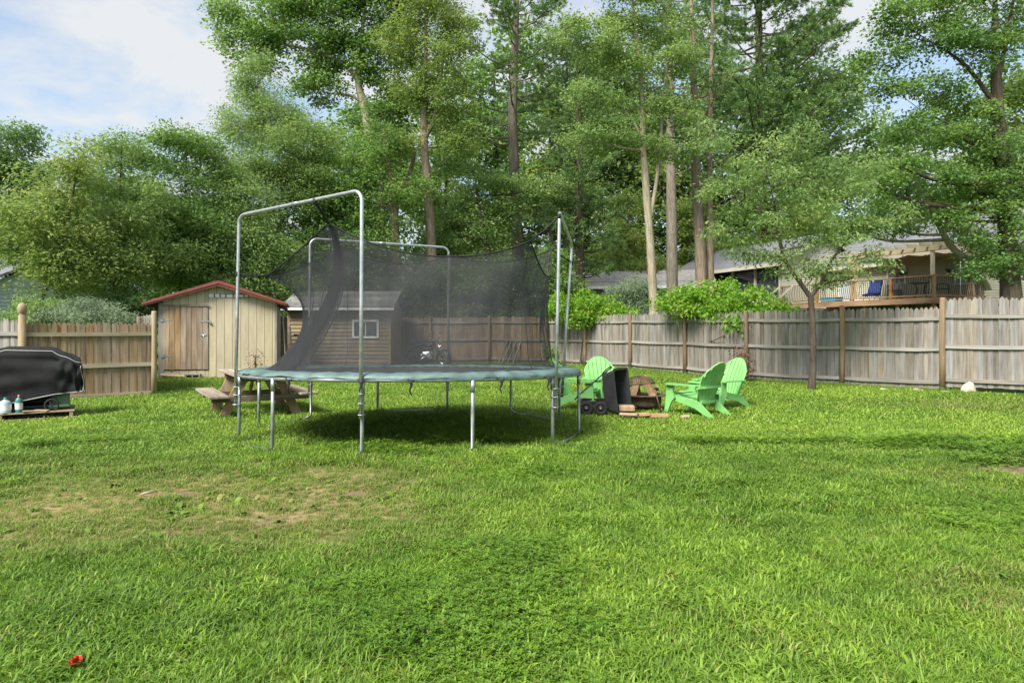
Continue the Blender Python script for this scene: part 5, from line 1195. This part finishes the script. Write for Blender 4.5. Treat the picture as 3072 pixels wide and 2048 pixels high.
def tree(name, label, trunk, lobes, leaf='maple', bk='grey', L=.15, ratio=.55, lai=3.4, per=22, sig=.30, flat=.5, droop=.25, seed=0, extra=(), cat='tree', group=None, twigs=5, hollow=.45, stems=None):
    g = np.random.default_rng(seed + 100)
    base = trunk[0][0].copy(); e = empty(name, base, 0, label, cat, group)
    m = MB()
    def tb(pts, n=9):
        # smooth the polyline a little so limbs bend
        q = []
        for i in range(len(pts) - 1):
            p0, r0 = pts[max(i - 1, 0)]; p1, r1 = pts[i]; p2, r2 = pts[i + 1]; p3, r3 = pts[min(i + 2, len(pts) - 1)]
            for k in range(4):
                u = k / 4; a = .5 * ((2 * p1) + (p2 - p0) * u + (2 * p0 - 5 * p1 + 4 * p2 - p3) * u * u + (3 * p1 - p0 - 3 * p2 + p3) * u ** 3)
                q.append((a, r1 + (r2 - r1) * u))
        q.append(pts[-1])
        m.tube([p - base for p, r in q], [max(.006, r * (1 + .04 * math.sin(i * 2.1 + seed))) for i, (p, r) in enumerate(q)], n, False)
    tr_pts = [(Vector(p), r) for p, r in trunk]; p0, r0 = tr_pts[0]
    tb([(p0 - Vector((0, 0, .15)), r0 * 1.35), (p0 + (tr_pts[1][0] - p0) * .12, r0 * 1.05)] + tr_pts[1:], 11)
    for ex in extra: tb([(Vector(p), r) for p, r in ex], 8)
    axis = [(p, r) for p, r in tr_pts] + [q for ex in extra for q in ex]
    dense = []
    for pl in [tr_pts] + [list(ex) for ex in extra]:
        for i in range(len(pl) - 1):
            for k in range(6): u = k / 6; dense.append((Vector(pl[i][0]).lerp(Vector(pl[i + 1][0]), u), pl[i][1] + (pl[i + 1][1] - pl[i][1]) * u))
        dense.append((Vector(pl[-1][0]), pl[-1][1]))
    CC = []; CR = []
    L = L * .86; area = L * L * ratio * .5
    for c, rad in lobes:
        cv_ = Vector(c)
        # limb from the trunk up to this lobe
        best = min(dense, key=lambda q: (q[0] - cv_).length + 2.2 * max(0, q[0].z - cv_.z + .1 * (q[0] - cv_).length))
        r_l = min(best[1] * .6, .03 + .018 * (best[0] - cv_).length)
        mid = best[0].lerp(cv_, .55) + Vector((g.normal(0, .12), g.normal(0, .12), -.12 * (best[0] - cv_).length * .5))
        if (best[0] - cv_).length > .3: tb([(best[0], r_l), (mid, r_l * .7), (cv_, r_l * .35)], 6)
        nleaf = math.pi * rad[0] * rad[2] * lai * 1.5 / area; nc_ = max(4, int(nleaf / per))
        nsub = int(min(16, max(6, 5 + 1.1 * rad[0] * rad[2] / (sig * sig) * .35)))
        ds = g.normal(0, 1, (nsub, 3)); ds /= np.linalg.norm(ds, axis=1, keepdims=True)
        sub = c + ds * rad * (hollow + (1 - hollow) * g.random((nsub, 1))) * .9
        srad = rad * g.uniform(.30, .56, (nsub, 1)) * np.array([1, 1, .62])
        wt = (srad[:, 0] * srad[:, 2]); wt = wt / wt.sum(); si = g.choice(nsub, nc_, p=wt)
        dirs = g.normal(0, 1, (nc_, 3)); dirs /= np.linalg.norm(dirs, axis=1, keepdims=True)
        cc = sub[si] + dirs * srad[si] * g.random((nc_, 1)) ** .5
        loose = g.random(nc_) < .26
        cc[loose] = c + dirs[loose] * rad * (.5 + .5 * g.random((int(loose.sum()), 1)))
        stone_ = .13 * g.normal(0, 1, nsub)
        CC.append(cc); CR.append(np.clip(.5 + stone_[si] + .10 * g.normal(0, 1, nc_) + .08 * g.normal(), 0, 1))
        for k in range(min(nsub, twigs + 3)):
            q = Vector(sub[k]); tb([(cv_, r_l * .35), (cv_.lerp(q, .5) + Vector((0, 0, -.08 * (q - cv_).length)), r_l * .24), (q, .008)], 4)
    m.build('trunk', BARK[bk], e, True)
    CC = np.concatenate(CC) - np.array(base); CR = np.concatenate(CR)
    C, D, Nn, LL, WW, rn = clusters_to_leaves(CC, CR, g, per, sig, flat, L, ratio, droop)
    link('crown', leaf_mesh('crown', C, D, Nn, LL, WW, rn, LEAF[leaf]), e)
    return e
def pine(name, label, trunk, z0, z1, len0, len1, nl, bk='dark', seed=0, dens=1.0, az=None, tuftL=.17, group=None, bare=0):
    """straight trunk with tiers of limbs; needles in plumes along the outer limbs"""
    g = np.random.default_rng(seed + 500); base = Vector(trunk[0][0]); e = empty(name, base, 0, label, 'tree', group); m = MB()
    tp = [(Vector(p), r) for p, r in trunk]
    m.tube([p - base for p, r in tp], [r for p, r in tp], 11, False)
    def at_z(z):
        for (p, r), (q, s) in zip(tp[:-1], tp[1:]):
            if z <= q.z or (q, s) == tp[-1]:
                u = (z - p.z) / max(1e-6, q.z - p.z); return p.lerp(q, u), r + (s - r) * u
    CC = []; DD = []
    for i in range(nl + bare):
        u = (i + g.random()) / nl
        if i >= nl: u = -g.random() * .35
        z = z0 + (z1 - z0) * u; p, r = at_z(z)
        Lb = (len0 + (len1 - len0) * max(0, u)) * g.uniform(.6, 1.15)
        if i >= nl: Lb *= .45
        a = g.random() * 6.283 if az is None else g.normal(az[0], az[1]); d = Vector((math.cos(a), math.sin(a), 0))
        pts = [p + d * (Lb * k / 5) + Vector((0, 0, Lb * (.05 * k / 5 + .16 * (k / 5) ** 2) - .05 * Lb * math.sin(k))) for k in range(6)]
        m.tube([q - base for q in pts], [max(.007, min(r * .35, .012 + .012 * Lb) * (1 - .8 * k / 5)) for k in range(6)], 5, False)
        if i >= nl: continue
        nt = int(Lb * 17 * dens); s = Vector((-d.y, d.x, 0))
        for k in range(nt):
            w = .25 + .75 * g.random() ** .75; f = w * 5; j = min(4, int(f)); q = pts[j].lerp(pts[j + 1], f - j)
            wd_ = Lb * .26 * (1.15 - w) + .12
            sd_ = g.normal(0, 1) * wd_; q = q + s * sd_ + Vector((0, 0, abs(g.normal(0, .10)) + .05 * abs(sd_)))
            CC.append(q - base); DD.append(d + s * (sd_ * 1.2) + Vector((0, 0, .55)))
    m.build('trunk', BARK[bk], e, True)
    CC = np.array([tuple(v) for v in CC]); DD = np.array([tuple(v) for v in DD]); per = 15
    DD /= np.linalg.norm(DD, axis=1, keepdims=True)
    n = len(CC) * per; ci = np.repeat(np.arange(len(CC)), per)
    D = DD[ci] + g.normal(0, .62, (n, 3)); D /= np.linalg.norm(D, axis=1, keepdims=True)
    L = tuftL * g.uniform(.7, 1.25, n); C = CC[ci] + D * L[:, None] * .5 + g.normal(0, .03, (n, 3))
    Nn = g.normal(0, 1, (n, 3)); crn = np.clip(.45 + .2 * g.normal(0, 1, len(CC)), 0, 1)
    link('crown', leaf_mesh('crown', C, D, Nn, L, L * .17, crn[ci] + g.normal(0, .12, n), LEAF['pine'], 0), e)
    return e

# --- understorey behind the left fence and the sheds
def under(label, px, Y, lob, leaf, seed, L=.14, ratio=.42, lai=2.6, **kw):
    lo = lobes_px(lob, Y); zb = 0.0; top = max(lo, key=lambda q: q[0][2])[0]
    b_ = Vector((P(px, 1000, Y).x, Y, GZ(P(px, 1000, Y).x, Y)))
    trunk = [(b_, .075), (b_ + Vector((.1, .1, 1.6)), .062), (b_.lerp(Vector(top), .55) + Vector((.1, 0, 0)), .045), (Vector(top), .018)]
    return tree('broadleaf_tree', label, trunk, lo, leaf, kw.pop('bk', 'dark'), L=L, ratio=ratio, lai=lai, seed=seed, group='young trees behind the left fence and sheds', **kw)
under('yellow green young tree at the left edge above the grey fence', 80, 20.5, [(60, 640, 110, 80), (170, 560, 110, 90), (30, 730, 90, 70), (190, 690, 130, 90), (150, 850, 90, 70), (230, 800, 110, 90), (240, 470, 50, 70)], 'yell', 1, L=.15, ratio=.36)
under('light green young tree above the brown fence panel', 320, 22.5, [(300, 540, 120, 80), (400, 610, 130, 100), (290, 680, 140, 100), (430, 760, 130, 100), (300, 820, 130, 90), (365, 440, 60, 60)], 'ash', 2, ratio=.36)
under('green young tree directly behind the tan shed roof', 520, 25, [(470, 470, 110, 60), (560, 440, 110, 70), (540, 560, 150, 100), (470, 650, 130, 90), (590, 690, 140, 100), (500, 790, 140, 90), (620, 810, 120, 80)], 'maple', 3)
under('bright green tree right of the tan shed peak', 680, 26, [(640, 520, 110, 90), (720, 610, 130, 100), (650, 700, 130, 90), (760, 740, 130, 100), (700, 840, 150, 80), (830, 840, 120, 80)], 'ash', 4, lai=2.9)
under('broad understorey tree set back between the left bushes', 210, 28, [(330, 660, 200, 110, 3), (150, 760, 180, 120, 2), (420, 800, 200, 110, 3), (560, 760, 180, 110, 3)], 'maple', 5, L=.17, ratio=.5)
under('broad understorey tree rising over the brown shed', 900, 31, [(860, 640, 160, 100), (950, 740, 170, 110), (820, 790, 170, 100), (1050, 800, 170, 100), (960, 860, 200, 70)], 'maple', 6, L=.17, ratio=.5, lai=2.4)
under('feathery light tree between left bushes and the big maple', 830, 29, [(770, 260, 80, 90), (830, 350, 110, 90), (740, 380, 90, 80), (900, 430, 120, 90), (800, 480, 130, 80), (720, 520, 90, 80), (880, 560, 130, 80)], 'ash', 7, ratio=.32, lai=2.5)
e = tree('leafy_bush', 'silvery green bush above the brown fence panel', [(P(270, 1010, 17.2), .03), (P(272, 960, 17.2), .02), (P(275, 930, 17.2), .01)], lobes_px([(270, 935, 90, 50), (200, 950, 80, 45), (330, 950, 70, 40)], 17.2), 'sage', 'dark', L=.085, ratio=.42, lai=2.6, per=14, sig=.16, seed=21, cat='bush')
tree('leafy_bush', 'green bush at the left edge below the yellow green tree', [(P(60, 1010, 17.5), .03), (P(60, 960, 17.5), .02), (P(64, 900, 17.5), .01)], lobes_px([(40, 960, 70, 35), (110, 930, 60, 50), (150, 960, 70, 40)], 17.5), 'ash', 'dark', L=.10, ratio=.42, lai=2.4, per=14, sig=.18, seed=22, cat='bush')
tree('leafy_bush', 'dark bush filling the gap left of the tan shed', [(P(430, 1010, 22), .03), (P(430, 960, 22), .02), (P(432, 900, 22), .01)], lobes_px([(430, 930, 80, 60), (380, 900, 80, 60), (350, 960, 80, 50)], 22), 'dark', 'dark', L=.12, ratio=.45, lai=2.4, per=14, sig=.2, seed=23, cat='bush')
tree('broadleaf_tree', 'far dark rounded tree at the left edge of the sky', trunk_px([(40, 980, .3), (40, 800, .25), (45, 560, .15), (50, 420, .06)], 44), lobes_px([(40, 420, 100, 70), (90, 520, 90, 90), (20, 560, 110, 110), (60, 690, 110, 110), (-60, 480, 100, 110)], 44), 'dark', 'dark', L=.24, ratio=.6, lai=2.2, sig=.45, seed=8)
for k, (px_, Y_, lb, lf) in enumerate(((1200, 30, [(1180, 900, 90, 60), (1120, 860, 90, 70), (1240, 850, 80, 70), (1200, 945, 90, 40), (1280, 940, 90, 40)], 'dark'), (1340, 31, [(1340, 890, 90, 60), (1300, 830, 80, 60), (1400, 850, 80, 70), (1360, 945, 90, 40), (1440, 940, 90, 40)], 'maple'), (1500, 32, [(1480, 890, 90, 60), (1560, 880, 80, 60), (1500, 820, 80, 60), (1460, 945, 90, 40), (1540, 940, 90, 40)], 'dark'), (1640, 33, [(1620, 880, 80, 60), (1690, 860, 70, 60), (1650, 800, 80, 60), (1610, 945, 90, 40), (1690, 940, 90, 40)], 'maple'))):
    tree('leafy_bush', ['dark bush over the back fence right of the brown shed', 'green bush over the back fence left of the leaning boards', 'dark bush over the back fence above the leaning boards', 'green bush over the back fence corner behind the net hoop'][k], [(Vector((P(px_, 1000, Y_).x, Y_, .1)), .05), (Vector((P(px_, 1000, Y_).x, Y_, 1.2)), .04), (P(px_, 870, Y_), .02)], lobes_px(lb, Y_), lf, 'dark', L=.17, ratio=.5, lai=2.8, per=18, sig=.3, seed=70 + k, cat='bush')
# --- tall trees
tm = tree('broadleaf_tree', 'tallest broad maple with forked pale trunk left of centre', trunk_px([(1160, 985, .30), (1140, 760, .27), (1118, 480, .25), (1096, 330, .21), (1075, 240, .17), (1090, 60, .08), (1100, -60, .04)], 33),
     lobes_px([(690, 60, 70, 90), (740, 150, 100, 70), (820, 70, 120, 90), (880, -20, 150, 80), (950, 130, 130, 90), (1060, 60, 140, 100), (1020, -60, 160, 80), (1150, 170, 110, 100), (1180, 40, 90, 90), (950, 260, 90, 70), (1170, 330, 90, 90), (1110, 470, 110, 90), (1010, 520, 120, 80)], 33),
     'maple', 'pale', L=.19, ratio=.62, lai=2.7, sig=.36, seed=9, extra=[trunk_px([(1075, 240, .15), (1040, 200, .12), (960, 160, .09), (800, 120, .05)], 33), trunk_px([(1100, 330, .10), (1060, 290, .07), (980, 280, .04)], 33)])
tree('broadleaf_tree', 'green tree with twin brown trunks behind the front net hoop', trunk_px([(1190, 985, .26), (1185, 760, .24), (1178, 600, .20), (1160, 480, .14), (1150, 380, .03)], 30),
     lobes_px([(1010, 640, 130, 90), (1100, 590, 110, 90), (1120, 720, 120, 80), (1010, 760, 140, 80), (1230, 560, 80, 70), (920, 560, 110, 80), (1060, 830, 150, 70), (1150, 430, 80, 60), (1130, 500, 70, 60)], 30), 'maple', 'red', L=.16, ratio=.5, lai=2.4, seed=10, extra=[trunk_px([(1150, 985, .16), (1147, 760, .15), (1145, 560, .10), (1140, 470, .02)], 30)])
tree('broadleaf_tree', 'yellow green tree with tall forked trunk left of the centre pines', trunk_px([(1302, 985, .24), (1295, 760, .22), (1283, 560, .20), (1272, 420, .18), (1276, 200, .10), (1280, -40, .04)], 31),
     lobes_px([(1290, 40, 110, 90), (1210, 110, 90, 90), (1370, 100, 80, 110), (1310, 190, 110, 90), (1230, 260, 80, 80), (1370, 280, 80, 80), (1300, 340, 90, 70), (1390, 420, 80, 70), (1230, 420, 60, 50), (1270, -70, 140, 80)], 31), 'yell', 'red', L=.15, ratio=.55, lai=1.9, sig=.28, seed=11,
     extra=[trunk_px([(1272, 420, .13), (1310, 330, .10), (1330, 150, .06), (1340, 0, .03)], 31), trunk_px([(1215, 560, .10), (1240, 480, .10), (1235, 430, .07)], 31.5)])
tree('broadleaf_tree', 'light green low branching tree below the centre pine', trunk_px([(1480, 985, .16), (1470, 800, .14), (1440, 640, .10), (1430, 560, .05)], 33), lobes_px([(1420, 560, 100, 80), (1470, 660, 110, 80), (1360, 690, 100, 70), (1540, 580, 90, 60), (1640, 560, 70, 45), (1300, 760, 110, 70), (1410, 800, 120, 60)], 33), 'ash', 'dark', L=.16, ratio=.5, lai=2.0, seed=12)
pine('pine_tree', 'tall pine with straight grey trunk at the centre', trunk_px([(1575, 985, .34), (1550, 700, .31), (1537, 350, .25), (1548, 60, .17), (1560, -420, .04)], 36), 11, 26, 4.2, 1.6, 58, 'grey', 13, 1.25, None, .20, None, 10)
pine('pine_tree', 'dark pine right of the net hoop with low drooping limbs', trunk_px([(1745, 985, .26), (1738, 700, .23), (1735, 400, .16), (1733, 100, .06)], 35), 4.0, 15.5, 3.2, 1.4, 70, 'dark', 14, 1.2, None, .19, None, 6)
pine('pine_tree', 'slender dark pine just left of the light grey trunk', trunk_px([(1700, 985, .20), (1700, 650, .16), (1700, 200, .08), (1698, 60, .03)], 41), 7, 19, 3.0, 1.2, 52, 'dark', 15, 1.1, None, .2)
pine('pine_tree', 'grey trunked pine between the light trunk and the double trunk', trunk_px([(2018, 960, .33), (2016, 800, .31), (2012, 450, .25), (2008, 100, .18), (2005, -300, .05)], 38), 14, 27, 3.6, 1.6, 50, 'grey', 16, 1.1, None, .21, None, 10)
tree('broadleaf_tree', 'slim tree with light grey trunk rising above the vine covered fence', trunk_px([(1962, 935, .165), (1950, 720, .155), (1938, 560, .15), (1930, 430, .13), (1925, 250, .09), (1900, 20, .05), (1890, -80, .03)], 27),
     lobes_px([(1890, 40, 110, 80), (1800, 130, 100, 80), (1990, 60, 100, 80), (1870, 200, 110, 60), (2010, 190, 100, 70), (1770, 290, 90, 60), (1950, 300, 120, 60), (1850, 390, 120, 60), (2040, 330, 80, 60), (1760, 420, 80, 50), (2060, 430, 80, 50), (1960, 450, 80, 40), (1690, 90, 70, 60), (1880, -60, 160, 70)], 27),
     'ash', 'pale', L=.13, ratio=.6, lai=2.0, sig=.28, seed=17, extra=[trunk_px([(1952, 650, .08), (1975, 500, .075), (1990, 300, .06), (2005, 120, .045), (1975, -40, .02)], 27), trunk_px([(1935, 430, .06), (1890, 350, .04), (1830, 290, .02)], 27)])
pine('pine_tree', 'double trunked pine with peeled bark beside the sage house', trunk_px([(2105, 925, .25), (2100, 740, .23), (2088, 560, .19), (2085, 430, .17), (2080, 200, .12), (2072, -60, .06)], 29), 9.5, 16, 2.4, 1.4, 16, 'red', 18, .6, None, .18, None, 22)
pine('pine_tree', 'second thinner trunk of the peeled pine pair', trunk_px([(2133, 925, .16), (2130, 760, .155), (2128, 560, .12), (2132, 300, .10), (2140, -60, .05)], 29.2), 9, 16, 2.2, 1.2, 14, 'red', 19, .6, None, .18, None, 24)
pine('pine_tree', 'broad pine whose long limbs reach into the open sky on the right', trunk_px([(2290, 960, .46), (2285, 700, .42), (2280, 350, .33), (2275, 0, .22), (2272, -300, .06)], 50), 11, 32, 7.4, 4.2, 110, 'dark', 20, 1.05, None, .30, None, 4)
# right-hand big maple, near
tree('broadleaf_tree', 'large dark trunked maple at the right edge overhanging the deck', trunk_px([(3035, 905, .30), (3022, 700, .27), (3005, 480, .23), (2990, 260, .17), (2985, 20, .08), (2985, -120, .03)], 23),
     lobes_px([(2700, 60, 90, 60), (2800, 130, 90, 70), (2650, 180, 80, 50), (2900, 60, 90, 80), (2720, 250, 80, 55), (2980, 170, 90, 80), (2830, 270, 80, 60), (3060, 60, 80, 80), (2920, 340, 90, 70), (2990, 440, 110, 80), (2840, 410, 90, 60), (2730, 380, 80, 50), (3060, 560, 90, 90), (2930, 560, 90, 70), (2820, 540, 90, 60), (2700, 500, 90, 60), (3000, 680, 110, 80), (3060, 780, 80, 70), (2960, 790, 70, 60), (2620, 560, 80, 50), (2870, 650, 70, 45), (2640, 70, 60, 40), (2790, -30, 120, 60), (2960, -60, 120, 60)], 23),
     'maple', 'dark', L=.125, ratio=.72, lai=2.3, sig=.25, seed=24, extra=[trunk_px([(3005, 480, .10), (2900, 420, .07), (2860, 380, .04), (2760, 330, .02)], 23), trunk_px([(2995, 330, .09), (2900, 200, .06), (2800, 130, .03)], 23), trunk_px([(2990, 260, .09), (3020, 120, .06), (3040, 0, .03)], 23)])
tree('leaning_tree', 'bare pale leaning trunk crossing above the pergola', trunk_px([(2960, 860, .13), (2905, 785, .13), (2850, 735, .12), (2800, 640, .10), (2755, 560, .075), (2740, 510, .03)], 26), lobes_px([(2700, 470, 90, 50), (2620, 640, 90, 50), (2780, 600, 80, 40), (2690, 690, 70, 35), (2560, 690, 80, 40), (2880, 700, 70, 40), (2930, 760, 60, 45)], 26), 'maple', 'pale', L=.13, ratio=.7, lai=1.9, sig=.24, seed=25)
# small tree in the yard
tree('young_ash_tree', 'small slender tree with forked trunk standing in front of the long fence', trunk_px([(2434, 1166, .085), (2440, 1080, .068), (2438, 980, .062), (2432, 890, .068)], 15.5),
     lobes_px([(2280, 470, 100, 70), (2160, 430, 60, 50), (2400, 420, 90, 60), (2330, 560, 110, 80), (2200, 580, 80, 70), (2470, 520, 100, 70), (2540, 590, 90, 70), (2420, 640, 100, 60), (2290, 690, 90, 60), (2190, 690, 70, 50), (2520, 700, 90, 60), (2610, 690, 70, 50), (2590, 500, 60, 50), (2350, 770, 70, 40), (2480, 790, 80, 40), (2560, 830, 60, 30), (2100, 380, 40, 25), (2130, 560, 40, 40), (2230, 755, 70, 35), (2420, 735, 60, 35), (2330, 815, 50, 25), (2600, 765, 60, 30), (2485, 845, 45, 25), (2650, 800, 40, 20), (2690, 640, 50, 35)], 15.5),
     'ash', 'dark', L=.115, ratio=.36, lai=1.25, sig=.17, per=13, droop=.55, seed=26, twigs=7, extra=[trunk_px([(2432, 892, .060), (2395, 840, .050), (2355, 780, .044), (2335, 700, .036), (2320, 600, .024), (2290, 480, .012)], 15.5), trunk_px([(2434, 888, .048), (2462, 850, .040), (2485, 800, .034), (2510, 760, .026), (2560, 700, .014)], 15.5)])
# --- vines and shrubs on the fence
def bush(label, px, Y, lob, leaf, seed, name='vine_bush', L=.13, **kw):
    lo = lobes_px(lob, Y, .5); b_ = Vector((P(px, 1000, Y).x, Y, GZ(P(px, 1000, Y).x, Y)))
    top = Vector(max(lo, key=lambda q: q[0][2])[0])
    return tree(name, label, [(b_, .035), (b_.lerp(top, .5), .028), (top, .012)], lo, leaf, 'dark', L=L, ratio=kw.pop('ratio', .6), lai=kw.pop('lai', 2.6), per=14, sig=.16, flat=.8, droop=.7, seed=seed, cat='bush', **kw)
bush('bright green vine spilling over the fence beside the net hoop', 1740, 25.6, [(1690, 920, 60, 38), (1760, 915, 70, 42), (1830, 925, 60, 38), (1660, 940, 40, 34), (1880, 935, 45, 26), (1720, 955, 60, 25, -.35), (1800, 958, 50, 22, -.35)], 'vine', 31)
bush('large bright green vine mound hanging over the long fence', 2150, 20.2, [(2010, 905, 55, 40, 1.2), (2080, 890, 70, 45, .6), (2160, 895, 80, 55), (2250, 905, 80, 55, -.5), (2320, 925, 55, 35, -1.0), (2050, 930, 60, 30, .8), (2150, 945, 70, 28, -.1), (2260, 955, 70, 28, -.9), (2200, 980, 30, 22, -.9), (2290, 985, 26, 26, -1.3), (2300, 1010, 16, 24, -1.3)], 'vine', 32, L=.125)
bush('grey green shrub behind the fence between the two vines', 1900, 28, [(1900, 870, 60, 45), (1950, 880, 40, 35), (1850, 885, 40, 30), (1900, 910, 55, 25)], 'sage', 33, 'shrub', L=.10, ratio=.4)
bush('small leafy weed at the fence behind the right net post', 1655, 25.6, [(1652, 1050, 16, 28), (1660, 1075, 14, 18)], 'ash', 34, 'weed', L=.09)
bush('dead brown shrub at the foot of the long fence', 2230, 18.1, [(2222, 1065, 16, 20), (2232, 1095, 16, 22), (2245, 1120, 14, 12)], 'brown', 35, 'dead_shrub', L=.07, lai=1.8)
bush('thin vine climbing the right boards of the tan shed', 766, 18.85, [(766, 1072, 7, 12), (768, 1092, 10, 14)], 'brown', 36, 'climbing_vine', L=.05, lai=1.6)
# --- the wood beyond
far_src = []
for k, (lf, h) in enumerate((('maple', 12), ('yell', 12), ('ash', 13))):
    g = np.random.default_rng(60 + k)
    lo = [(np.array([g.normal(0, 1.6), g.normal(0, 1.2), z]), np.array([g.uniform(1.7, 2.4), 1.9, g.uniform(1.2, 1.7)])) for z in (2.6, 3.6, 4.8, 6.0, 7.0, 8.2, 9.4, 10.6, 11.4)]
    t_ = tree('forest_tree', 'leafy tree in the wood beyond the houses', [(Vector((0, 0, 0)), .2), (Vector((.1, 0, 4)), .16), (Vector((0, .1, 8)), .1), (Vector((0, 0, 11)), .04)], lo, lf, 'dark', L=.26, ratio=.6, lai=2.0, sig=.5, seed=60 + k, group='trees of the far wood')
    far_src.append(t_)
def copy_tree(o):
    c = o.copy(); COL.objects.link(c)
    for ch in o.children:
        d = ch.copy(); COL.objects.link(d); d.parent = c
    return c
spots = [(-36, 50, 0, .85), (-29, 54, 2, .9), (-22, 50, 0, .95), (-15.5, 55, 2, 1.1), (-10.5, 50, 0, 1.45), (-6, 54, 2, 1.6), (-1.5, 56, 0, 1.75), (3, 53, 1, 1.55), (6.5, 58, 0, 1.8), (10.5, 56, 1, 1.7), (14.5, 58, 0, 1.75), (19, 55, 0, 1.7), (24, 54, 2, 1.6), (29, 50, 0, 1.5), (36, 52, 1, 1.5), (8, 47, 1, .8), (13.5, 49, 1, .85), (-4, 42, 0, .95), (20, 46, 1, 1.0)]
for i, (x_, y_, k, s) in enumerate(spots):
    o = far_src[k] if not far_src[k].get('used') else copy_tree(far_src[k]); far_src[k]['used'] = 1
    o.location = (x_, y_, GZ(x_, y_) - .2); o.rotation_euler = (0, 0, i * 1.9); o.scale = (s, s, s * (1 + .12 * math.sin(i * 2.3)))
for o in bpy.data.objects:
    if 'used' in o: del o['used']
